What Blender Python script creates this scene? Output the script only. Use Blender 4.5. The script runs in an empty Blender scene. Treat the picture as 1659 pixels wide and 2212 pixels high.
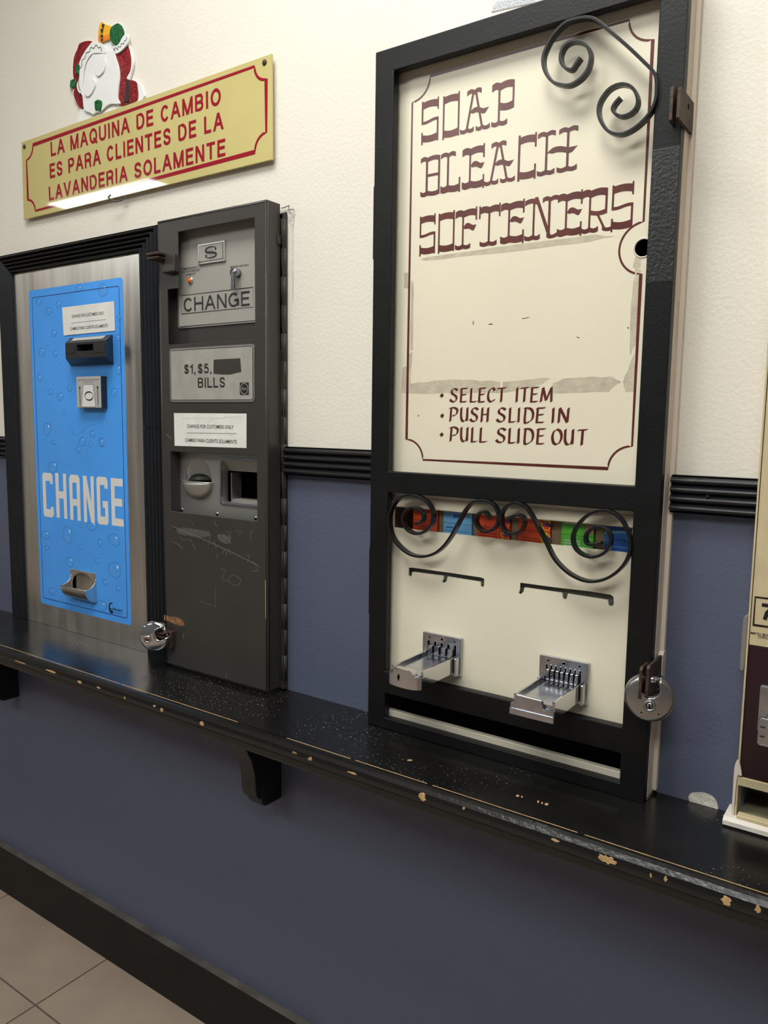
import bpy, bmesh, math, random
from mathutils import Vector, Matrix
random.seed(7)
S = bpy.context.scene
COL = S.collection
PI = math.pi

# ---------------------------------------------------------------- camera
CAM = Vector((0.80137, -1.15715, 1.40792))
RIGHT = Vector((0.81964443, 0.57270288, 0.01394355))
DOWN = Vector((0.07860784, -0.08832633, -0.99298503))
FWD = Vector((-0.5674538, 0.81499072, -0.11741512))
FPX = 1681.0455
cd = bpy.data.cameras.new('camera'); cam = bpy.data.objects.new('camera', cd); COL.objects.link(cam)
cd.sensor_fit = 'VERTICAL'; cd.sensor_height = 36.0; cd.lens = FPX / 2212 * 36.0
cd.clip_start = 0.01
cam.matrix_world = Matrix(((RIGHT.x, -DOWN.x, -FWD.x, CAM.x), (RIGHT.y, -DOWN.y, -FWD.y, CAM.y),
                           (RIGHT.z, -DOWN.z, -FWD.z, CAM.z), (0, 0, 0, 1)))
S.camera = cam

# ---------------------------------------------------------------- world, exposure
w = bpy.data.worlds.new('world'); S.world = w; w.use_nodes = True
w.node_tree.nodes['Background'].inputs[0].default_value = (0.9, 0.92, 1.0, 1)
w.node_tree.nodes['Background'].inputs[1].default_value = 0.0
S.view_settings.view_transform = 'Standard'; S.view_settings.look = 'None'
S.view_settings.exposure = 0.0; S.view_settings.gamma = 1.0; S.view_settings.use_curve_mapping = False

CEIL = 3.05
LAMP = 16.3                      # radiance of the fluorescent diffusers
# (x0, x1, y0, y1) of the ceiling fixtures
FIXTURES = [(-0.55, 0.65, -1.15, -0.55), (0.40, 1.60, -2.35, -1.75), (-4.90, -3.69, -3.06, -2.46), (-1.90, -0.70, -3.06, -2.46)]  # aisle and across-room fixtures are assumed, added unseen for brighter, more even light
FIXLAB = ['above the soap machine', 'added for brightness behind the viewer of the soap machine', 'mirrored in the acrylic sign', 'added for even light across the room from the grey changer']
FIXNAME = ['near_soap_machine', 'added_over_aisle', 'mirrored_in_sign', 'added_across_room']

# ---------------------------------------------------------------- measuring: photo point -> point on a plane y = const
def at(p, y):
    d = RIGHT * ((p[0] - 829.5) / FPX) + DOWN * ((p[1] - 1106.0) / FPX) + FWD
    t = (y - CAM.y) / d.y
    q = CAM + d * t
    return (q.x, q.z)
def crop(ox, oy, s):
    return lambda x, y: (ox + x / s, oy + y / s)
PXY = crop(0, 0, 1.0)
R1 = crop(0, 0, 2.592); R2 = crop(0, 460, 4.425); R3 = crop(0, 940, 3.95); R4 = crop(300, 420, 4.366)
R5 = crop(300, 860, 3.3526); R6 = crop(780, 0, 2.1297); R7 = crop(780, 500, 2.1297); R8 = crop(780, 1020, 2.37)
B1 = crop(780, 1320, 2.37); B3 = crop(1400, 1400, 3.687); B4 = crop(0, 1300, 2.5136); B6 = crop(600, 1500, 2.37)
B7 = crop(1000, 1600, 2.5175); D8 = crop(1540, 1240, 3.687); G7 = crop(370, 970, 8.295)
C1 = crop(140, 30, 9.217); C2 = crop(1150, 20, 5.7207); C3 = crop(820, 1050, 5.925); C4 = crop(1080, 1060, 5.184)
L1 = crop(880, 150, 6.144); L2 = crop(880, 250, 4.1475); L3 = crop(880, 370, 6.381); L4 = crop(1120, 350, 5.53)
L5 = crop(930, 820, 4.608); S7 = crop(1330, 1390, 11.06); S8 = crop(290, 1310, 11.85)
def rect(c, y, l, t, r, b):
    """l,t / r,b: top-left and bottom-right corner -> x0, x1, z0, z1"""
    a = at(c(*l_t(l, t)), y); d = at(c(*l_t(r, b)), y)
    return a[0], d[0], d[1], a[1]
def l_t(a, b): return (a, b)
def pts(c, y, P): return [at(c(*p), y) for p in P]

# ---------------------------------------------------------------- materials
MATS = {}
def M(name, col, rough=0.5, metal=0.0, bump=0.0, bscale=60.0, var=0.0, vscale=6.0, coat=0.0, stretch=None, emit=0.0, spec=0.5, rvar=0.0):
    m = bpy.data.materials.new(name); m.use_nodes = True; nt = m.node_tree; N = nt.nodes; L = nt.links
    b = N['Principled BSDF']
    b.inputs['Base Color'].default_value = (*col, 1); b.inputs['Roughness'].default_value = rough
    b.inputs['Metallic'].default_value = metal; b.inputs['Coat Weight'].default_value = coat
    b.inputs['Specular IOR Level'].default_value = spec
    if emit:
        b.inputs['Emission Color'].default_value = (*col, 1); b.inputs['Emission Strength'].default_value = emit
    g = N.new('ShaderNodeNewGeometry'); src = g.outputs['Position']
    if stretch:
        mp = N.new('ShaderNodeMapping'); mp.inputs['Scale'].default_value = stretch
        L.new(src, mp.inputs['Vector']); src = mp.outputs[0]
    if var:
        n = N.new('ShaderNodeTexNoise'); n.inputs['Scale'].default_value = vscale; n.inputs['Detail'].default_value = 6
        L.new(src, n.inputs['Vector'])
        r = N.new('ShaderNodeMapRange'); r.inputs[1].default_value = 0.3; r.inputs[2].default_value = 0.7
        r.inputs[3].default_value = 1 - var; r.inputs[4].default_value = 1 + var; L.new(n.outputs[0], r.inputs[0])
        mx = N.new('ShaderNodeVectorMath'); mx.operation = 'SCALE'; mx.inputs[0].default_value = col
        L.new(r.outputs[0], mx.inputs['Scale']); L.new(mx.outputs[0], b.inputs['Base Color'])
        if rvar:
            r2 = N.new('ShaderNodeMapRange'); r2.inputs[1].default_value = 0.3; r2.inputs[2].default_value = 0.7
            r2.inputs[3].default_value = rough - rvar; r2.inputs[4].default_value = rough + rvar
            L.new(n.outputs[0], r2.inputs[0]); L.new(r2.outputs[0], b.inputs['Roughness'])
    if bump:
        n2 = N.new('ShaderNodeTexNoise'); n2.inputs['Scale'].default_value = bscale; n2.inputs['Detail'].default_value = 4
        L.new(src, n2.inputs['Vector'])
        bp = N.new('ShaderNodeBump'); bp.inputs['Strength'].default_value = bump; bp.inputs['Distance'].default_value = 0.004
        L.new(n2.outputs[0], bp.inputs['Height']); L.new(bp.outputs[0], b.inputs['Normal'])
    MATS[name] = m
    return m

def specks(m, col, scale, amount, mask_scale=6.0, mask=0.5):
    """small worn or dusty specks on top of the base colour"""
    nt = m.node_tree; N = nt.nodes; L = nt.links; b = N['Principled BSDF']
    g = N.new('ShaderNodeNewGeometry')
    v = N.new('ShaderNodeTexNoise'); v.inputs['Scale'].default_value = scale; v.inputs['Detail'].default_value = 3
    L.new(g.outputs['Position'], v.inputs['Vector'])
    k = N.new('ShaderNodeTexNoise'); k.inputs['Scale'].default_value = mask_scale; L.new(g.outputs['Position'], k.inputs['Vector'])
    a = N.new('ShaderNodeMapRange'); a.inputs[1].default_value = 1 - amount; a.inputs[2].default_value = 1 - amount + 0.03; L.new(v.outputs[0], a.inputs[0])
    c = N.new('ShaderNodeMapRange'); c.inputs[1].default_value = mask; c.inputs[2].default_value = mask + 0.12; L.new(k.outputs[0], c.inputs[0])
    mu = N.new('ShaderNodeMath'); mu.operation = 'MULTIPLY'; L.new(a.outputs[0], mu.inputs[0]); L.new(c.outputs[0], mu.inputs[1])
    mx = N.new('ShaderNodeMix'); mx.data_type = 'RGBA'; L.new(mu.outputs[0], mx.inputs[0])
    old = b.inputs['Base Color']
    if old.is_linked: L.new(old.links[0].from_socket, mx.inputs[6])
    else: mx.inputs[6].default_value = old.default_value
    mx.inputs[7].default_value = (*col, 1)
    L.new(mx.outputs[2], old)

def wall_material():
    m = M('wall_paint', (0.78, 0.72, 0.63), 0.5, bump=0.17, bscale=150, var=0.03, vscale=2.5)
    nt = m.node_tree; N = nt.nodes; L = nt.links; b = N['Principled BSDF']
    g = N.new('ShaderNodeNewGeometry'); sx = N.new('ShaderNodeSeparateXYZ'); L.new(g.outputs['Position'], sx.inputs[0])
    lt = N.new('ShaderNodeMath'); lt.operation = 'LESS_THAN'; lt.inputs[1].default_value = 1.315; L.new(sx.outputs['Z'], lt.inputs[0])
    mx = N.new('ShaderNodeMix'); mx.data_type = 'RGBA'; L.new(lt.outputs[0], mx.inputs[0])
    L.new(b.inputs['Base Color'].links[0].from_socket, mx.inputs[6])
    mx.inputs[7].default_value = (0.090, 0.102, 0.156, 1)
    L.new(mx.outputs[2], b.inputs['Base Color'])
    return m
WALL = wall_material()
SPECK = M('chipped_plaster', (0.62, 0.58, 0.52), 0.8, bump=0.5, bscale=200, var=0.2, vscale=60)
CEILM = M('ceiling_tile_white', (0.78, 0.76, 0.72), 0.9, bump=0.3, bscale=300)
PLAIN = M('room_wall_grey_blue', (0.22, 0.225, 0.25), 0.7)
TILE = M('beige_floor_tile', (0.315, 0.242, 0.188), 0.45, bump=0.05, bscale=200, var=0.10, vscale=7)
GROUT = M('dark_grout', (0.045, 0.04, 0.035), 0.9)
BASEB = M('black_baseboard', (0.006, 0.0052, 0.0047), 0.5, bump=0.15, bscale=60, var=0.3, vscale=8, spec=0.3)
DUST = M('dusty_baseboard_top', (0.09, 0.08, 0.07), 0.8, var=0.45, vscale=14)
TRIMB = M('black_trim_paint', (0.012, 0.013, 0.015), 0.27, bump=0.08, bscale=90)
SHELF = M('black_shelf_paint', (0.0075, 0.0072, 0.007), 0.22, bump=0.03, bscale=120, var=0.2, vscale=9, rvar=0.06)
specks(SHELF, (0.38, 0.37, 0.36), 250, 0.335, 4.0, 0.50)
NOSE = M('black_worn_edge_paint', (0.0065, 0.006, 0.0055), 0.24, bump=0.14, bscale=160, spec=0.5)
WOOD = M('bare_wood', (0.50, 0.31, 0.14), 0.7, var=0.25, vscale=90)
IRON = M('black_frame_paint', (0.0045, 0.0045, 0.005), 0.42, bump=0.10, bscale=240, var=0.3, vscale=20, spec=0.30)
SCROLL = M('black_wrought_iron', (0.008, 0.008, 0.009), 0.3, metal=0.0, bump=0.1, bscale=150, spec=0.42)
CREAM = M('cream_enamel', (0.78, 0.71, 0.555), 0.33, var=0.02, vscale=5)
CREAM2 = M('cream_side_paint', (0.70, 0.60, 0.50), 0.5, bump=0.05, bscale=60)
CREAMTRAY = M('cream_tray_worn', (0.62, 0.57, 0.46), 0.5)
specks(CREAMTRAY, (0.01, 0.01, 0.01), 110, 0.34, 9, 0.55)
BURG = M('burgundy_lettering', (0.105, 0.020, 0.015), 0.3, var=0.2, vscale=30)
TAPE = M('old_tape_residue', (0.52, 0.46, 0.345), 0.65, bump=0.2, bscale=300, var=0.14, vscale=70)
BLACK = M('matt_black', (0.003, 0.003, 0.003), 0.9, spec=0.05)
DARKIN = M('dark_interior', (0.02, 0.019, 0.018), 0.7)
INNER = M('grey_interior', (0.16, 0.15, 0.13), 0.6)
CARD = M('cardboard_divider', (0.22, 0.155, 0.085), 0.8)
CHROME = M('polished_chrome', (0.66, 0.66, 0.68), 0.10, metal=1.0, bump=0.02, bscale=60)
CHROME2 = M('worn_chrome', (0.54, 0.55, 0.60), 0.2, metal=1.0, bump=0.05, bscale=120, var=0.15, vscale=50)
STEEL = M('brushed_steel', (0.82, 0.77, 0.71), 0.34, metal=1.0, var=0.12, vscale=3, stretch=(14, 14, 0.7), rvar=0.07)
SATIN = M('satin_aluminium', (0.45, 0.445, 0.42), 0.42, metal=0.85, bump=0.02, bscale=200)
LOCK = M('padlock_steel', (0.42, 0.415, 0.42), 0.30, metal=1.0, bump=0.02, bscale=80, var=0.08, vscale=40)
GREY = M('changer_grey_enamel', (0.037, 0.032, 0.028), 0.40, bump=0.03, bscale=300, var=0.10, vscale=10)
GPANEL = M('changer_face_grey', (0.32, 0.30, 0.268), 0.45, var=0.03, vscale=10)
GPLATE = M('bill_plate_grey', (0.34, 0.32, 0.285), 0.42, var=0.10, vscale=30)
SCR = M('scratch_light', (0.16, 0.15, 0.135), 0.6)
INK = M('dark_grey_print', (0.022, 0.02, 0.02), 0.5)
BLACKINK = M('black_print', (0.008, 0.008, 0.009), 0.5)
SILVER = M('silver_edge', (0.62, 0.61, 0.58), 0.3, metal=0.9)
BLUE = M('blue_decal', (0.070, 0.34, 0.90), 0.25, var=0.06, vscale=5)
DROPD = M('droplet_shade', (0.030, 0.17, 0.50), 0.25)
DROPH = M('droplet_highlight', (0.50, 0.70, 0.88), 0.25)
DROPM = M('droplet_mid', (0.090, 0.34, 0.80), 0.25)
WHITE = M('white_print', (0.72, 0.70, 0.68), 0.4)
PAPER = M('paper_white', (0.76, 0.74, 0.70), 0.35, bump=0.25, bscale=45, var=0.05, vscale=25)
PAPERG = M('pencil_grey', (0.50, 0.49, 0.47), 0.6)
BLKPL = M('black_plastic', (0.018, 0.018, 0.020), 0.38)
GRYPL = M('light_grey_plate', (0.42, 0.41, 0.39), 0.4)
SIGN = M('yellowed_acrylic', (0.57, 0.485, 0.205), 0.03, var=0.05, vscale=6)
SIGNRED = M('red_sign_paint', (0.30, 0.012, 0.025), 0.04)
GLRED = M('red_glitter', (0.30, 0.012, 0.018), 0.35, metal=0.35, bump=1.0, bscale=260, var=0.8, vscale=150)
GLGRN = M('green_glitter', (0.015, 0.16, 0.045), 0.35, metal=0.35, bump=1.0, bscale=260, var=0.8, vscale=150)
FOAMW = M('white_foam', (0.78, 0.77, 0.75), 0.6, bump=0.1, bscale=40)
GLWHT = M('white_glitter', (0.75, 0.76, 0.82), 0.4, bump=1.0, bscale=500, var=0.15, vscale=300)
BELLY = M('bell_yellow', (0.85, 0.42, 0.02), 0.4)
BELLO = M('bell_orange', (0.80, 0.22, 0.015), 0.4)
BXR = M('carton_orange_red', (0.72, 0.075, 0.018), 0.4)
BXB = M('carton_light_blue', (0.15, 0.40, 0.68), 0.4)
BXG = M('carton_green', (0.10, 0.46, 0.05), 0.4)
BXN = M('carton_deep_blue', (0.02, 0.11, 0.42), 0.4)
YEL = M('carton_yellow', (0.85, 0.45, 0.02), 0.4)
NAVY = M('carton_navy', (0.012, 0.02, 0.16), 0.4)
PINK = M('carton_pink', (0.75, 0.20, 0.25), 0.4)
RUST = M('rusty_steel', (0.060, 0.035, 0.024), 0.6, metal=0.3, bump=0.3, bscale=120, var=0.5, vscale=60)
RUSTO = M('worn_orange_primer', (0.25, 0.115, 0.045), 0.7, bump=0.3, bscale=120, var=0.5, vscale=80)
LAMPO = M('orange_lamp', (0.85, 0.13, 0.01), 0.25)
BRASS = M('lock_core', (0.35, 0.20, 0.14), 0.35, metal=0.9)
MAROON = M('maroon_enamel', (0.022, 0.006, 0.008), 0.35, bump=0.03, bscale=90)
AGED = M('aged_cream_enamel', (0.56, 0.46, 0.28), 0.45, var=0.10, vscale=14)
specks(AGED, (0.16, 0.10, 0.05), 120, 0.30, 12, 0.58)
BINM = M('worn_bin_metal', (0.20, 0.18, 0.12), 0.5, var=0.4, vscale=18)
WHITEW = M('white_painted_wood', (0.70, 0.64, 0.58), 0.5, bump=0.4, bscale=60, var=0.05, vscale=30)
WIRE = M('grey_wire', (0.12, 0.115, 0.11), 0.45)
TUBE = M('fluorescent_diffuser', (0.975, 1.0, 0.965), 0.5, emit=LAMP)
FIXT = M('fixture_white', (0.7, 0.7, 0.68), 0.5)

# ---------------------------------------------------------------- builders
def link(o, parent=None):
    COL.objects.link(o)
    if parent is not None:
        o.parent = parent
        o.matrix_parent_inverse = Matrix.Translation(-ORG[parent.name]) if parent.name in ORG else Matrix.Identity(4)
    return o
ORG = {}
def thing(name, loc, label, cat, group=None):
    o = bpy.data.objects.new(name, None); o.empty_display_size = 0.05; COL.objects.link(o)
    o.location = loc; ORG[o.name] = Vector(loc)
    return tag(o, label, cat, group)
def tag(o, label, cat=None, group=None, kind=None):
    if label: o['label'] = label
    if cat: o['category'] = cat
    if group: o['group'] = group
    if kind: o['kind'] = kind
    return o
def struct(o): o['kind'] = 'structure'; return o
def obj(name, me, mat, parent=None, bevel=0.0, smooth=False, seg=2):
    o = bpy.data.objects.new(name, me)
    if mat is not None: me.materials.append(mat)
    if smooth:
        for p in me.polygons: p.use_smooth = True
    if bevel:
        b = o.modifiers.new('bevel', 'BEVEL'); b.width = bevel; b.segments = seg; b.limit_method = 'ANGLE'; b.angle_limit = math.radians(40)
    return link(o, parent)
def mesh(name, V, F):
    me = bpy.data.meshes.new(name); me.from_pydata([tuple(v) for v in V], [], F); me.update(); return me
def frombm(name, bm):
    bmesh.ops.recalc_face_normals(bm, faces=bm.faces)
    me = bpy.data.meshes.new(name); bm.to_mesh(me); bm.free(); return me
BOXF = [(0, 3, 2, 1), (4, 5, 6, 7), (0, 1, 5, 4), (1, 2, 6, 5), (2, 3, 7, 6), (3, 0, 4, 7)]
def boxv(x0, x1, y0, y1, z0, z1):
    return [(x0, y0, z0), (x1, y0, z0), (x1, y1, z0), (x0, y1, z0), (x0, y0, z1), (x1, y0, z1), (x1, y1, z1), (x0, y1, z1)]
def box(name, x0, x1, y0, y1, z0, z1, mat, parent=None, bevel=0.0, seg=2):
    return obj(name, mesh(name, boxv(x0, x1, y0, y1, z0, z1), BOXF), mat, parent, bevel, seg=seg)
def boxes(name, L, mat, parent=None, bevel=0.0):
    V = []; F = []
    for b in L:
        k = len(V); V += boxv(*b); F += [tuple(i + k for i in f) for f in BOXF]
    return obj(name, mesh(name, V, F), mat, parent, bevel)
def plate(name, outer, holes, y, th, mat, parent=None, bevel=0.0):
    """flat sheet in the xz plane, front at y, thickness th behind it, with real holes"""
    bm = bmesh.new(); E = []
    for loop in [outer] + list(holes):
        vs = [bm.verts.new((p[0], y, p[1])) for p in loop]
        for i in range(len(vs)): E.append(bm.edges.new((vs[i], vs[(i + 1) % len(vs)])))
    bmesh.ops.triangle_fill(bm, use_beauty=True, use_dissolve=False, edges=E, normal=(0, -1, 0))
    r = bmesh.ops.extrude_face_region(bm, geom=list(bm.faces))
    bmesh.ops.translate(bm, vec=(0, th, 0), verts=[e for e in r['geom'] if isinstance(e, bmesh.types.BMVert)])
    return obj(name, frombm(name, bm), mat, parent, bevel)
def polys(name, P, y, th, mat, parent=None, bevel=0.0, smooth=False):
    """several flat polygons (x,z), front at y, with thickness th"""
    V = []; F = []
    y0_ = y
    for ip, p in enumerate(P):
        k = len(V); n = len(p); y = y0_ - (ip % 9) * 1.2e-5
        a = sum(p[i][0] * p[(i + 1) % n][1] - p[(i + 1) % n][0] * p[i][1] for i in range(n))
        if a < 0: p = p[::-1]
        V += [(q[0], y, q[1]) for q in p] + [(q[0], y0_ + th, q[1]) for q in p]
        F.append(tuple(range(k, k + n))); F.append(tuple(range(k + 2 * n - 1, k + n - 1, -1)))
        for i in range(n):
            j = (i + 1) % n; F.append((k + j, k + i, k + n + i, k + n + j))
    return obj(name, mesh(name, V, F), mat, parent, bevel)
def R4P(x0, x1, z0, z1): return [(x0, z0), (x1, z0), (x1, z1), (x0, z1)]
def rrect(x0, x1, z0, z1, r, n=5):
    P = []
    for cx, cz, a in ((x1 - r, z1 - r, 0), (x0 + r, z1 - r, 90), (x0 + r, z0 + r, 180), (x1 - r, z0 + r, 270)):
        for i in range(n + 1):
            t = math.radians(a + 90 * i / n); P.append((cx + r * math.cos(t), cz + r * math.sin(t)))
    return P
def ell(cx, cz, rx, rz, n=24, a0=0, a1=360):
    full = abs(a1 - a0) >= 360
    return [(cx + rx * math.cos(math.radians(a0 + (a1 - a0) * i / (n if full else n - 1))), cz + rz * math.sin(math.radians(a0 + (a1 - a0) * i / (n if full else n - 1)))) for i in range(n)]
def ribbon_quads(P, wd, closed=False):
    n = len(P); out = []; Lf = []; Rt = []
    for i in range(n):
        a = P[i - 1] if (i > 0 or closed) else P[i]; b = P[(i + 1) % n] if (i < n - 1 or closed) else P[i]
        d = Vector((b[0] - a[0], b[1] - a[1])); d = d.normalized() if d.length > 1e-9 else Vector((1, 0))
        nx = Vector((-d.y, d.x))
        k = 1.0
        if 0 < i < n - 1 or closed:
            e = Vector((P[i][0] - a[0], P[i][1] - a[1]))
            if e.length > 1e-9: k = 1 / max(0.6, abs(e.normalized().dot(d)))
        h = (wd[i] if isinstance(wd, (list, tuple)) else wd) / 2 * k
        Lf.append((P[i][0] + nx.x * h, P[i][1] + nx.y * h)); Rt.append((P[i][0] - nx.x * h, P[i][1] - nx.y * h))
    for i in range(n if closed else n - 1):
        j = (i + 1) % n; out.append([Rt[i], Rt[j], Lf[j], Lf[i]])
    return out
def ribbon(name, P, wd, y, th, mat, parent=None, closed=False):
    return polys(name, ribbon_quads(P, wd, closed), y, th, mat, parent)
def smoothp(P, n=8):
    out = []
    for i in range(len(P) - 1):
        p0 = P[max(i - 1, 0)]; p1 = P[i]; p2 = P[i + 1]; p3 = P[min(i + 2, len(P) - 1)]
        for k in range(n):
            t = k / n
            out.append(tuple(0.5 * (2 * p1[c] + (-p0[c] + p2[c]) * t + (2 * p0[c] - 5 * p1[c] + 4 * p2[c] - p3[c]) * t * t + (-p0[c] + 3 * p1[c] - 3 * p2[c] + p3[c]) * t ** 3) for c in range(len(p1))))
    out.append(tuple(P[-1])); return out
def bar(name, P, t, y0, y1, mat, parent=None, bevel=0.0006):
    """flat iron bar bent along P in the xz plane: in-plane thickness t, depth y0..y1"""
    n = len(P); V = []; F = []
    q = ribbon_quads(P, t)
    Rt = [k[0] for k in q] + [q[-1][1]]; Lf = [k[3] for k in q] + [q[-1][2]]
    for i in range(n): V += [(Rt[i][0], y0, Rt[i][1]), (Lf[i][0], y0, Lf[i][1]), (Lf[i][0], y1, Lf[i][1]), (Rt[i][0], y1, Rt[i][1])]
    for i in range(n - 1):
        for k in range(4): a = 4 * i + k; b = 4 * i + (k + 1) % 4; F.append((a, b, b + 4, a + 4))
    F.append((3, 2, 1, 0)); F.append(tuple(4 * (n - 1) + k for k in range(4)))
    o = obj(name, mesh(name, V, F), mat, parent, bevel)
    return o
def tube(name, P, r, mat, parent=None, n=10, cap=True):
    P = [Vector(p) for p in P]; V = []; F = []
    up = Vector((0.13, 0.31, 0.94)); m = len(P)
    for i in range(m):
        d = (P[min(i + 1, m - 1)] - P[max(i - 1, 0)]).normalized()
        s = d.cross(up).normalized(); u = s.cross(d); rr = r[i] if isinstance(r, (list, tuple)) else r
        for k in range(n):
            a = 2 * PI * k / n; V.append(P[i] + s * math.cos(a) * rr + u * math.sin(a) * rr)
    for i in range(m - 1):
        for k in range(n): F.append((i * n + k, i * n + (k + 1) % n, (i + 1) * n + (k + 1) % n, (i + 1) * n + k))
    if cap: F.append(tuple(range(n - 1, -1, -1))); F.append(tuple((m - 1) * n + k for k in range(n)))
    return obj(name, mesh(name, V, F), mat, parent, smooth=(n > 6))
def sweep_x(name, prof, x0, x1, mat, parent=None, smooth=False, bevel=0.0):
    """profile [(y,z)...] swept along x"""
    n = len(prof)
    V = [(x0, p[0], p[1]) for p in prof] + [(x1, p[0], p[1]) for p in prof]
    F = [(i, (i + 1) % n, n + (i + 1) % n, n + i) for i in range(n)] + [tuple(range(n - 1, -1, -1)), tuple(range(n, 2 * n))]
    bm = bmesh.new(); vs = [bm.verts.new(v) for v in V]
    for f in F: bm.faces.new([vs[i] for i in f])
    return obj(name, frombm(name, bm), mat, parent, bevel, smooth)
def lathe_y(name, prof, cx, cz, mat, parent=None, n=32, smooth=True):
    """profile [(r, y)...] turned about an axis along y"""
    V = []; F = []
    for r, y in prof:
        for k in range(n): a = 2 * PI * k / n; V.append((cx + r * math.cos(a), y, cz + r * math.sin(a)))
    for i in range(len(prof) - 1):
        for k in range(n): F.append((i * n + k, i * n + (k + 1) % n, (i + 1) * n + (k + 1) % n, (i + 1) * n + k))
    F.append(tuple(range(n))); F.append(tuple((len(prof) - 1) * n + k for k in range(n - 1, -1, -1)))
    bm = bmesh.new(); vs = [bm.verts.new(v) for v in V]
    for f in F:
        try: bm.faces.new([vs[i] for i in f])
        except ValueError: pass
    o = obj(name, frombm(name, bm), mat, parent, 0, smooth)
    return o
# lettering: the built-in typeface, fitted to a box on a plane
FC = {}
def text(name, body, x0, x1, z0, z1, y, mat, parent=None, bold=0.0, shear=0.0, th=0.0004, dz=0.0):
    key = (body, bold, shear)
    if key not in FC:
        cu = bpy.data.curves.new('lettering', 'FONT'); cu.body = body; cu.offset = bold; cu.shear = shear; cu.resolution_u = 3
        o = bpy.data.objects.new('lettering_source', cu); COL.objects.link(o)
        dg = bpy.context.evaluated_depsgraph_get(); me = bpy.data.meshes.new_from_object(o.evaluated_get(dg))
        V = [(v.co.x, v.co.y) for v in me.vertices]; F = [tuple(p.vertices) for p in me.polygons]
        bpy.data.objects.remove(o); bpy.data.curves.remove(cu); bpy.data.meshes.remove(me)
        FC[key] = (V, F)
    V, F = FC[key]
    a0 = min(v[0] for v in V); a1 = max(v[0] for v in V); b0 = min(v[1] for v in V); b1 = max(v[1] for v in V)
    W = []
    for v in V:
        s = (v[0] - a0) / (a1 - a0); W.append((x0 + (x1 - x0) * s, y, z0 + (z1 - z0) * (v[1] - b0) / (b1 - b0) + dz * s))
    me = mesh(name, W, F)
    return obj(name, me, mat, parent)
def ea(cx, cz, rx, rz, a0, a1, n=10):
    return [(cx + rx * math.cos(math.radians(a0 + (a1 - a0) * i / n)), cz + rz * math.sin(math.radians(a0 + (a1 - a0) * i / n))) for i in range(n + 1)]
SF = {
 'A': (.98, [[(0, 0), (.5, 1), (1, 0)], [(.17, .33), (.83, .33)]]), 'B': (.85, [[(0, .5), (0, 1), (.6, 1)] + ea(.6, .76, .36, .24, 90, -90)[1:] + [(0, .52)], [(0, .52), (0, 0), (.62, 0)] + ea(.62, .26, .38, .26, -90, 90)[1:]]),
 'C': (.88, [ea(.52, .5, .52, .5, 36, 324, 22)]), 'D': (.92, [[(0, 0), (0, 1), (.5, 1)] + ea(.5, .5, .5, .5, 90, -90, 14)[1:] + [(0, 0)]]),
 'E': (.78, [[(1, 1), (0, 1), (0, 0), (1, 0)], [(0, .52), (.9, .52)]]), 'F': (.74, [[(1, 1), (0, 1), (0, 0)], [(0, .5), (.85, .5)]]),
 'G': (.98, [ea(.5, .5, .5, .5, 45, 340, 22) + [(1, .46), (.55, .46)], [(1, .46), (1, 0)]]), 'H': (.90, [[(0, 0), (0, 1)], [(1, 0), (1, 1)], [(0, .53), (1, .53)]]),
 'I': (.16, [[(.5, 0), (.5, 1)]]), 'L': (.72, [[(0, 1), (0, 0), (1, 0)]]), 'M': (1.1, [[(0, 0), (0, 1), (.5, .05), (1, 1), (1, 0)]]), 'N': (.90, [[(0, 0), (0, 1), (1, 0), (1, 1)]]),
 'O': (1.0, [ea(.5, .5, .5, .5, 90, 450, 26)]), 'P': (.84, [[(0, 0), (0, 1), (.6, 1)] + ea(.6, .73, .4, .27, 90, -90)[1:] + [(0, .46)]]), 'Q': (1.0, [ea(.5, .5, .5, .5, 90, 450, 26), [(.6, .25), (1, -.06)]]),
 'R': (.88, [[(0, 0), (0, 1), (.6, 1)] + ea(.6, .74, .38, .26, 90, -90)[1:] + [(0, .48)], [(.55, .48), (.88, .40), (.95, 0)]]), 'S': (.84, [smoothp([(.97, .74), (.85, .93), (.5, 1), (.15, .92), (.05, .73), (.2, .57), (.55, .48), (.88, .38), (.98, .24), (.85, .06), (.5, 0), (.14, .07), (.02, .28)], 3)]),
 'T': (.86, [[(0, 1), (1, 1)], [(.5, 1), (.5, 0)]]), 'U': (.90, [[(0, 1), (0, .32)] + ea(.5, .32, .5, .32, 180, 360, 12)[1:] + [(1, 1)]]), 'V': (.95, [[(0, 1), (.5, 0), (1, 1)]]),
 '1': (.45, [[(0, .74), (.6, .80), (1, 1), (1, 0)]]), '5': (.80, [[(.92, 1), (.2, 1), (.1, .50)] + smoothp([(.1, .50), (.5, .64), (.9, .5), (.98, .3), (.85, .07), (.45, 0), (.1, .06), (0, .22)], 3)[1:]]),
 ',': (.16, [[(.5, .10), (.5, -.06)], [(.6, -.02), (-.2, -.22)]]), '7': (.8, [[(0, 1), (1, 1), (.4, .4), (.25, 0)]]),
}
SF['$'] = (.82, [SF['S'][1][0], [(.5, 1.12), (.5, -.12)]])
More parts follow.
